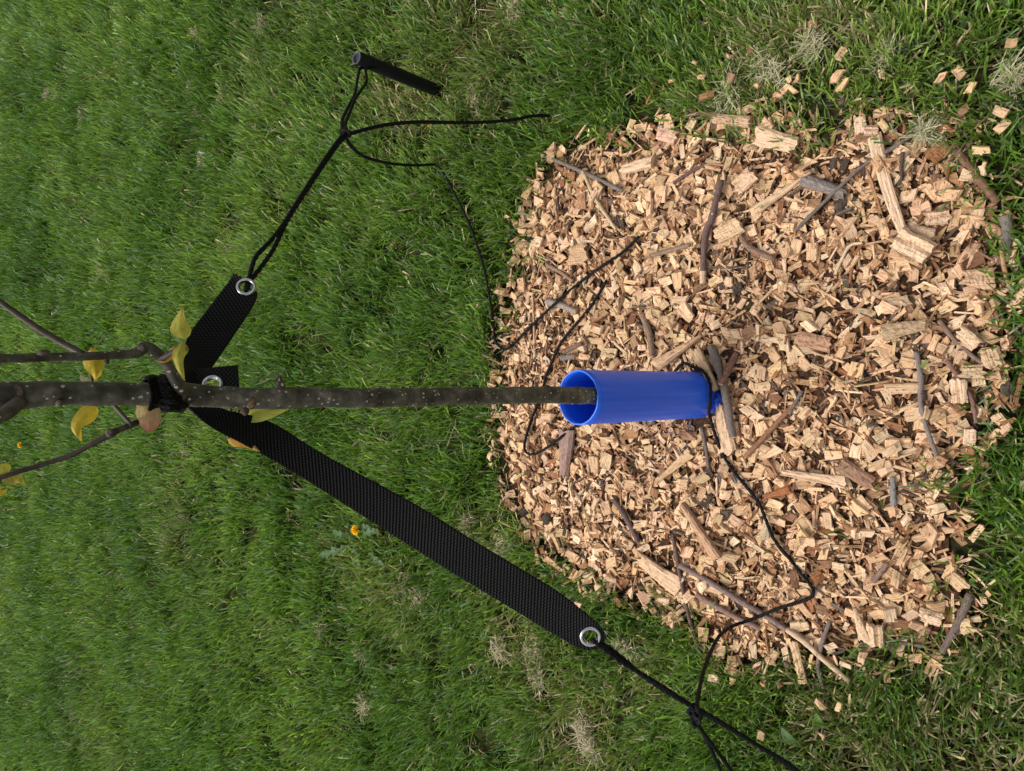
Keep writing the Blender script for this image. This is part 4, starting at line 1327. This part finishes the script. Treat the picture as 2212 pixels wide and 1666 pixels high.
Zs, Zst = depth(gc2), depth(st_top)
zk = 1.0 / (0.42 / Zs + 0.58 / Zst)
pk = (744, 289)
k1 = atZ(pk, zk)
rope1 = empty('guy_rope', k1)
tag(rope1, 'black twisted rope tying the short strap to the stake, with loose tails', 'rope')
cord('strand', taut([(531, 628), (537, 606), (547, 568), (558, 548), (585, 520), (612, 485), (640, 440), (690, 362), (720, 318), (742, 290)], Zs - .004, zk), rope1, k1, 260)
cord('strand', taut([(533, 626), (543, 605), (562, 580), (590, 540), (612, 495), (628, 465), (662, 412), (700, 356), (728, 316), (746, 293)], Zs + .004, zk), rope1, k1, 260)
rs = Zst - STAKE_R
loop1 = taut([(742, 290), (739, 262), (752, 232), (767, 202), (777, 150)], zk, Zst)
cord('strand', loop1 + [st_top + np.array([-STAKE_R * 1.05, 0.0, -0.028]), st_top + np.array([-STAKE_R * .2, STAKE_R * 1.1, -0.027]), st_top + np.array([STAKE_R * 1.1, 0, -0.032])], rope1, k1, 170)
loop2 = taut([(746, 290), (746, 268), (757, 240), (769, 211), (791, 178), (791, 150)], zk, Zst)
cord('strand', loop2 + [st_top + np.array([-STAKE_R * 0.75, -STAKE_R * 0.85, -0.040]), st_top + np.array([STAKE_R * 0.1, -STAKE_R * 1.12, -0.037]), st_top + np.array([STAKE_R * 1.1, 0, -0.032])], rope1, k1, 170)
knot(rope1, k1, k1, 0.0085, 3)
e_end = on_ground((1186, 250), 0.05)
cord('loose_tail', taut([(748, 292), (775, 284), (810, 275), (850, 268), (905, 264), (960, 265), (1030, 265), (1080, 262), (1115, 258), (1150, 251), (1186, 250)], zk, depth(e_end)), rope1, k1, 220, ROPE_R * 1.12)
kink = on_ground((937, 356), 0.05)
tail = taut([(746, 294), (752, 307), (762, 320), (780, 335), (805, 345), (840, 353), (880, 357), (915, 357), (937, 356)], zk, depth(kink))
tail += lie([(948, 362), (962, 380), (985, 425), (1005, 465), (1022, 505), (1036, 548), (1050, 600), (1060, 660), (1066, 700), (1070, 735), (1078, 748), (1090, 755), (1102, 750), (1112, 740), (1150, 702), (1200, 655), (1250, 612), (1300, 575), (1345, 545), (1380, 511)], 0.004)
cord('loose_tail', tail, rope1, k1, 560)
pressed = [(p_[0], p_[1], 0.016) for p_ in smooth_path(np.array(tail[8:]), 160)]

# near rope
zg = depth(gc1)
nk = (1502, 1537)
# rope runs on from the eyelet to the head of the near stake
p_st = np.array(pix(nt))
znt = depth(nt)
f_ = 0.45
zk2 = 1.0 / ((1 - f_) / zg + f_ / znt)
k2 = atZ(nk, zk2)
rope2 = empty('guy_rope', k2)
tag(rope2, 'black twisted rope from the long strap, trailing loosely round the blue tube', 'rope')
cord('strand', taut([(1280, 1383), (1300, 1398), (1335, 1425), (1370, 1447), (1420, 1477), (1465, 1506), (1500, 1528)], zg - .004, zk2), rope2, k2, 220)
cord('strand', taut([(1283, 1386), (1308, 1395), (1345, 1423), (1385, 1457), (1430, 1488), (1470, 1512), (1506, 1533)], zg + .005, zk2), rope2, k2, 220)
cord('strand', taut([(1500, 1530), (1555, 1562), (1630, 1607), (1720, 1664), tuple(p_st + np.array([-8, -10]))], zk2, znt - 0.005), rope2, k2, 160)
cord('strand', taut([(1506, 1530), (1565, 1565), (1640, 1613), (1724, 1672), tuple(p_st)], zk2, znt), rope2, k2, 160)
knot(rope2, k2, k2, 0.0075, 8)
knot(rope2, k2, atZ((1503, 1556), zk2 + 0.01), 0.006, 9)
g_o = on_ground((1600, 1760), 0.03)
cord('loose_tail', taut([(1502, 1545), (1506, 1562), (1522, 1590), (1556, 1664), (1600, 1760)], zk2, depth(g_o)), rope2, k2, 120)
cord('loose_tail', taut([(1503, 1550), (1510, 1570), (1535, 1605), (1578, 1664), (1630, 1752)], zk2 + .004, depth(g_o)), rope2, k2, 120)
land = on_ground((1590, 1350), 0.05)
trail = taut([(1504, 1536), (1507, 1515), (1513, 1480), (1521, 1448), (1535, 1410), (1550, 1380), (1565, 1364), (1590, 1350)], zk2, depth(land))
trail += lie([(1630, 1336), (1680, 1315), (1720, 1303), (1745, 1294), (1757, 1283), (1752, 1266), (1730, 1238), (1702, 1203), (1672, 1165), (1655, 1125), (1640, 1088), (1615, 1055), (1590, 1025), (1565, 988), (1548, 948), (1536, 910)], 0.003)


def round_guard(an, z, off=0.0035):
    c = base_c + ax * (z / ax[2])
    return c + (TUBE_R * 1.06 + off) * (math.cos(an) * e1 + math.sin(an) * 0.97 * e2)


# over the foot of the guard on the camera's side, then round behind it
for an, z in ((math.radians(236), 0.052), (math.radians(262), 0.060), (math.radians(292), 0.056), (math.radians(325), 0.050), (math.radians(355), 0.048)):
    trail.append(round_guard(an, z, 0.006))
trail += [round_guard(math.radians(18), 0.046, 0.014), round_guard(math.radians(50), 0.046, 0.008), round_guard(math.radians(85), 0.046, 0.006)]
trail += lie([(1400, 862), (1340, 872), (1290, 893), (1262, 909), (1236, 926), (1205, 950), (1180, 968), (1158, 980), (1143, 981), (1134, 972), (1134, 955), (1145, 915), (1158, 880), (1172, 840), (1180, 812), (1195, 775), (1212, 740), (1240, 705), (1270, 670), (1292, 638), (1310, 606)], 0.004)
cord('loose_tail', trail, rope2, k2, 760)

# ------------------------------------------------------------------ grass
def blades(pos, L, W, az, tilt, bend, face, col, cut, rows=4):
    """Vertices, quads and per-face colours of many grass blades at once."""
    n = len(pos)
    pts = [pos]
    th = tilt.copy()
    seg = L / (rows - 1)
    p = pos
    for k in range(rows - 1):
        d = np.stack([np.sin(th) * np.cos(az), np.sin(th) * np.sin(az), np.cos(th)], 1)
        p = p + d * seg[:, None]
        p = np.c_[p[:, :2], np.maximum(p[:, 2], 0.004 + 0.004 * k)]
        pts.append(p)
        th = th + bend
    side = np.stack([-np.sin(az + face), np.cos(az + face), np.zeros(n)], 1)
    wf = [0.85, 1.0, 0.85, 0.0] if rows == 4 else [1.0, 0.9, 0.0]
    V = np.empty((n, rows, 2, 3))
    for k in range(rows):
        w = W * wf[k] * 0.5 if k < rows - 1 else W * 0.5 * np.where(cut, 0.7, 0.08)
        V[:, k, 0] = pts[k] - side * w[:, None]
        V[:, k, 1] = pts[k] + side * w[:, None]
    base = (np.arange(n) * rows * 2)[:, None]
    qs = []
    for k in range(rows - 1):
        qs.append(base + np.array([2 * k, 2 * k + 1, 2 * k + 3, 2 * k + 2]))
    F = np.stack(qs, 1).reshape(-1, 4)
    Cc = np.repeat(col[:, None], rows - 1, 1).copy()
    Cc[cut, -1] = Cc[cut, -1] * np.array([1.3, 1.22, 1.5])
    return V.reshape(-1, 3), F, Cc.reshape(-1, 3)


NEED = 360000
gr = np.random.default_rng(101)
vA, vB, vC, vD, vE = VNoise(31, 0.10), VNoise(32, 0.35), VNoise(33, 0.05), VNoise(34, 0.8), VNoise(35, 0.22)
px_, py_, keepn = [], [], 0
while keepn < NEED:
    x = gr.uniform(-3.4, 3.4, 400000); y = gr.uniform(-1.5, 5.6, 400000)
    rel = np.stack([x, y, np.zeros_like(x)], 1) - CAM
    Z = rel @ FWD
    ix_ = 1106 - FPX * (rel @ UPV) / np.maximum(Z, .2); iy_ = 833 - FPX * (rel @ RGT) / np.maximum(Z, .2)
    seen = (Z > 0.3) & (ix_ > -60) & (ix_ < 2290) & (iy_ > -90) & (iy_ < 1760)
    dens = np.clip((1.35 / np.maximum(Z, 0.9)) ** 1.55, 0.05, 1.0) * np.where(seen, 1.0, 0.12)
    ok = gr.random(len(x)) < dens
    x, y = x[ok], y[ok]
    d = inside_dist(x, y) if False else None
    # quick distance to the mulch from the grid
    i, j = cell(x, y)
    inb = (np.abs(x) < 0.655) & (np.abs(y) < 0.655)
    dd = np.where(inb, DI[i, j], -1.0)
    pr = np.where(dd > 0.035, 0.003, np.where(dd > 0.0, 0.16 * np.clip(2.5 * vC(y, x) - 0.6, 0, 1.6), np.where(dd > -0.02, 0.6, 1.0)))
    pr = pr * np.clip(1.7 * vC(x, y) * (0.6 + 0.8 * vA(x, y)), 0.10, 1)
    ok = gr.random(len(x)) < pr
    px_.append(x[ok]); py_.append(y[ok]); keepn += int(ok.sum())
x = np.concatenate(px_)[:NEED]; y = np.concatenate(py_)[:NEED]
Z = np.stack([x, y, np.zeros_like(x)], 1) @ FWD - CAM @ FWD
n = len(x)
far = np.clip((Z - 1.3) / 2.2, 0, 1.5)
clump = vA(x, y)
L = (0.020 + 0.026 * gr.random(n) + 0.034 * clump ** 1.5) * (1 + 0.25 * far)
W = (0.0020 + 0.0022 * gr.random(n) ** 1.5) * (1 + 0.7 * far)
lean_az = 2 * math.pi * (vB(x, y) * 1.6 + 0.3 * vA(y, x))
az = lean_az + gr.normal(0, 1.5, n)
tilt = np.abs(gr.normal(0.28, 0.38, n)) + 0.15 * clump
bend = gr.normal(0.07, 0.11, n)
# blades near loose chips lie lower
for (cx, cy, cr_) in list(loose_pts) + pressed:
    m = np.hypot(x - cx, y - cy) < cr_ * 1.1
    L[m] *= 0.55; tilt[m] += 0.5
cut = gr.random(n) < 0.45
hue = np.clip(0.55 * (vE(x, y) - 0.5) + 0.35 * (vB(x + 3, y) - 0.5) + 0.25 + 0.5 * gr.random(n), 0, 1)
G_D, G_M, G_L, G_B = np.array([0.056, 0.132, 0.012]), np.array([0.132, 0.255, 0.026]), np.array([0.265, 0.380, 0.056]), np.array([0.155, 0.255, 0.095])
t1 = np.clip(hue * 2, 0, 1)[:, None]; t2 = np.clip(hue * 2 - 1, 0, 1)[:, None]
col = G_D * (1 - t1) + G_M * t1
col = col * (1 - t2) + G_L * t2
bl = gr.random(n) < 0.19
col[bl] = G_B * (0.8 + 0.5 * gr.random((bl.sum(), 1)))
zone = np.zeros(n)
for zx, zy, zr, zw in [(1000, 60, 230, 1), (1640, 130, 170, 1.3), (1900, 1560, 300, 0.9), (2150, 1450, 160, 0.8), (2080, 160, 170, 0.8), (870, 1290, 90, 0.9), (1150, 1420, 120, 0.9), (390, 1130, 110, 0.6), (620, 90, 170, 0.5), (1270, 1590, 110, 0.9),
                       (880, 190, 130, 0.6), (1080, 1160, 110, 0.7), (760, 1220, 80, 0.6), (200, 1560, 120, 0.4), (1350, 60, 120, 0.5), (1780, 110, 120, 0.8), (1400, 1420, 90, 0.8)]:
    g_ = on_ground((zx, zy))
    zone += zw * np.exp(-((x - g_[0]) ** 2 + (y - g_[1]) ** 2) / (zr * depth(g_) / FPX) ** 2)
zone = np.clip(zone * (0.35 + 1.3 * vA(y, x)), 0, 1.3)
hue = np.clip(hue + 0.12 * zone, 0, 1)
zt = np.clip(0.55 * zone * gr.random(n), 0, 0.8)[:, None]
col = col * (1 - zt) + np.array([0.25, 0.26, 0.075]) * zt
dry = gr.random(n) < 0.24 * zone +  (0.035 + 0.10 * np.clip(vD(x, y) - 0.45, 0, 1) + 0.10 * np.clip(vA(x + 5, y) - 0.72, 0, 1) * 3)
col[dry] = np.array([0.46, 0.38, 0.19]) * (0.6 + 0.7 * gr.random((dry.sum(), 1)))
tilt[dry] += 0.45
col *= (0.62 + 0.72 * gr.random((n, 1)))
pos = np.stack([x, y, np.full(n, 0.0)], 1)
V, F, Cc = blades(pos, L, W, az, tilt, bend, gr.normal(0, 0.7, n), col, cut)
me = mesh_np('grass', V, F.ravel(), np.arange(0, F.size, 4), GRASS, col=Cc)
tag(link('grass', me), 'mown green lawn grass round the mulch bed', None, kind='stuff')

# clumps of dead grass
tufts = [(1120, 15, 34, 0), (1660, 150, 52, 1), (1575, 205, 40, 1), (1915, 120, 30, 1), (1755, 100, 34, 1), (105, 205, 16, 0), (130, 200, 12, 0), (180, 250, 20, 0), (417, 190, 14, 0), (487, 205, 16, 0), (428, 75, 15, 0), (570, 55, 26, 0), (430, 240, 16, 0),
         (1030, 215, 34, 0), (225, 590, 20, 0), (440, 345, 14, 0), (405, 970, 17, 0), (398, 1115, 20, 0), (365, 1165, 26, 0), (870, 1275, 42, 0), (905, 1290, 30, 0), (1095, 1180, 26, 0), (697, 1358, 18, 0), (1155, 1412, 34, 0), (1165, 1460, 26, 0),
         (1085, 1405, 24, 0), (1262, 1575, 38, 0), (1280, 1615, 32, 0), (790, 1522, 22, 0), (785, 1410, 24, 0), (215, 1550, 22, 0), (30, 60, 22, 0), (2190, 170, 36, 1), (2000, 286, 22, 1), (1360, 1400, 24, 0), (1010, 1130, 18, 0), (15, 110, 20, 0)]
tr_ = np.random.default_rng(303)
for k, (tx, ty, s, pale) in enumerate(tufts):
    g = on_ground((tx, ty), 0.02)
    S = s * depth(g) / FPX * 0.8
    nbl = int(110 + 2.2 * s)
    a = tr_.uniform(0, 2 * math.pi, nbl); rr2 = S * tr_.random(nbl) ** 0.7 * (1.0 + 0.45 * np.sin(2 * a + k) + 0.25 * np.sin(5 * a))
    pos = np.stack([rr2 * np.cos(a) * 1.25, rr2 * np.sin(a) * 0.8, tr_.uniform(0.010, 0.036, nbl)], 1)
    tw_ = tr_.uniform(0, 6.28); pos[:, :2] = pos[:, :2] @ np.array([[math.cos(tw_), math.sin(tw_)], [-math.sin(tw_), math.cos(tw_)]])
    nn = nbl
    cc = (np.array([0.44, 0.38, 0.23]) if not pale else np.array([0.46, 0.43, 0.25])) * tr_.uniform(0.5, 1.1, (nn, 1))
    V, F, Cc = blades(pos, tr_.uniform(0.010, 0.030, nn), tr_.uniform(0.0010, 0.0017, nn) * (1 + 0.4 * max(0, depth(g) - 1.5)), tr_.uniform(0, 6.28, nn), tr_.normal(1.45, 0.2, nn), tr_.normal(0.0, 0.25, nn), tr_.normal(0, .6, nn), cc, tr_.random(nn) < 0.5)
    o = link('dead_grass_tuft', mesh_np('dead_grass_tuft', V, F.ravel(), np.arange(0, F.size, 4), STRAW, col=Cc), None, (g[0], g[1], 0))
    TM = [((1650, 160), 'among loose chips above the mulch'), ((1950, 150), 'near the brown rim stick'), ((1060, 150), 'beyond the upright black stake'), ((450, 150), 'in open lawn before the stake head'), ((130, 220), 'far out in the lawn behind the branch'), ((230, 560), 'behind the bare side twig'),
          ((400, 1080), 'in lawn below the pink leaf'), ((880, 1280), 'beside the dandelion leaves'), ((1080, 1160), 'between the long strap and the mulch'), ((720, 1400), 'in lawn past the dandelion'), ((1140, 1430), 'below the long strap eyelet'), ((1270, 1590), 'beside the taut near rope'), ((200, 1540), 'alone in the far lawn'), ((1360, 1400), 'next to the rope leaving the eyelet')]
    wm = min(TM, key=lambda m: math.hypot(m[0][0] - tx, m[0][1] - ty))[1]
    tag(o, ('broad' if s >= 30 else 'small' if s >= 20 else 'tiny') + (' pale' if pale else ' straw-coloured') + ' dead grass patch ' + wm, 'dead grass', 'dead grass patches')


# ------------------------------------------------------------------ dandelions and broad weeds
def dandelion(p, size, label, leaves, seed):
    g = on_ground(p, 0.055)
    d = depth(g)
    rr = np.random.default_rng(seed)
    org = np.array([g[0], g[1], 0.0])
    root = empty('dandelion', org)
    tag(root, label, 'dandelion')
    R0 = 0.5 * size * d / FPX
    hd = np.array([0, 0, 0.055])
    nn = 130
    a = rr.uniform(0, 6.28, nn); rg = rr.random(nn)
    pos = hd + np.stack([0.15 * R0 * np.cos(a), 0.15 * R0 * np.sin(a), np.zeros(nn)], 1)
    tilt = 0.25 + 1.25 * rg
    cols = np.array([0.78, 0.52, 0.008]) * rr.uniform(0.8, 1.15, (nn, 1))
    V, F, Cc = blades(pos, R0 * rr.uniform(0.8, 1.1, nn), np.full(nn, R0 * 0.2), a, tilt, rr.normal(0.05, .08, nn), rr.normal(0, .3, nn), cols, np.ones(nn, bool))
    link('flower_head', mesh_np('flower_head', V, F.ravel(), np.arange(0, F.size, 4), PETAL, col=Cc), root)
    Ps, us = tube(smooth_path([(0, 0, 0), (0.003, 0.002, 0.03), hd], 10), 0.0016, 8)
    link('stem', grid_mesh('stem', Ps, GRASS, closed_v=True, uv=us, col=(0.13, 0.20, 0.06)), root)
    for (b, t_, w) in leaves:
        A3, B3 = on_ground(b, 0.020) - org, on_ground(t_, 0.042) - org
        n_ = 26
        f = smooth_path([A3, 0.5 * (A3 + B3) + np.array([0, 0, 0.016]), B3], n_)
        T = np.gradient(f, axis=0); T /= np.linalg.norm(T, axis=1)[:, None]
        sd_ = np.cross(T, [0, 0, 1.0]); sd_ /= np.linalg.norm(sd_, axis=1)[:, None]
        tt_ = np.linspace(0, 1, n_)
        saw = np.abs(((tt_ * 5.2) % 1.0)) * 0.9 + 0.14
        Wd = 0.5 * w * d / FPX * np.sin(np.pi * np.clip(tt_, 0.03, 0.97) ** 1.3) ** 0.6 * np.where(tt_ > 0.82, 0.9, saw)
        v = np.linspace(-1, 1, 5)
        P_ = f[:, None] + (v[None, :, None] * Wd[:, None, None]) * sd_[:, None] + np.array([0, 0, 1.0]) * (0.25 * np.abs(v)[None] * Wd[:, None])[..., None]
        link('leaf', grid_mesh('leaf', P_, LEAF, col=(0.075, 0.15, 0.045)), root)
    return root


q10 = lambda a, b: Q(10, a, b)
dandelion(Q(0, 769, 1145), 20, 'yellow dandelion flower with jagged leaves in the lawn below the long strap',
          [(q10(760, 590), q10(380, 700), 26), (q10(790, 620), q10(740, 790), 24), (q10(720, 520), q10(500, 480), 24), (q10(760, 520), q10(900, 470), 22), (q10(730, 560), q10(720, 690), 20), (q10(840, 600), q10(950, 780), 22), (q10(700, 480), q10(640, 400), 18), (q10(740, 430), q10(840, 450), 22)], 3)
dandelion(Q(0, 45, 962), 13, 'lone yellow dandelion flower far out in the lawn behind the tree', [], 5)


def weed(b, t_, w, label, col):
    A3, B3 = on_ground(b, 0.030), on_ground(t_, 0.045)
    n_ = 14
    f = smooth_path([A3, 0.5 * (A3 + B3) + np.array([0, 0, 0.008]), B3], n_)
    d = depth(A3)
    T = np.gradient(f, axis=0); T /= np.linalg.norm(T, axis=1)[:, None]
    sd_ = np.cross(T, [0, 0, 1.0])
    tt_ = np.linspace(0, 1, n_)
    Wd = 0.5 * w * d / FPX * np.sin(np.pi * np.clip(tt_, 0.02, 0.98)) ** 0.6
    v = np.linspace(-1, 1, 7)
    P_ = f[:, None] + (v[None, :, None] * Wd[:, None, None]) * sd_[:, None] + np.array([0, 0, 1.0]) * (0.3 * np.abs(v)[None] * Wd[:, None])[..., None]
    tag(link('weed_leaf', grid_mesh('weed_leaf', P_ - A3, LEAF, col=col), None, A3), label, 'weed leaf')


weed(q(8, 570, 1480), q(8, 430, 1350), 24, 'broad grey-green weed leaf in the grass beyond the cream stick tip', (0.10, 0.17, 0.06))
weed(q(8, 760, 1330), q(8, 680, 1240), 18, 'small bright green weed leaf beside a curled chip in the grass', (0.09, 0.20, 0.03))
print('pieces', len(pieces), 'objects', len(bpy.data.objects), 'tris', sum(sum(len(p.vertices) - 2 for p in m.polygons) if len(m.polygons) < 20000 else len(m.polygons) * 2 for m in bpy.data.meshes))
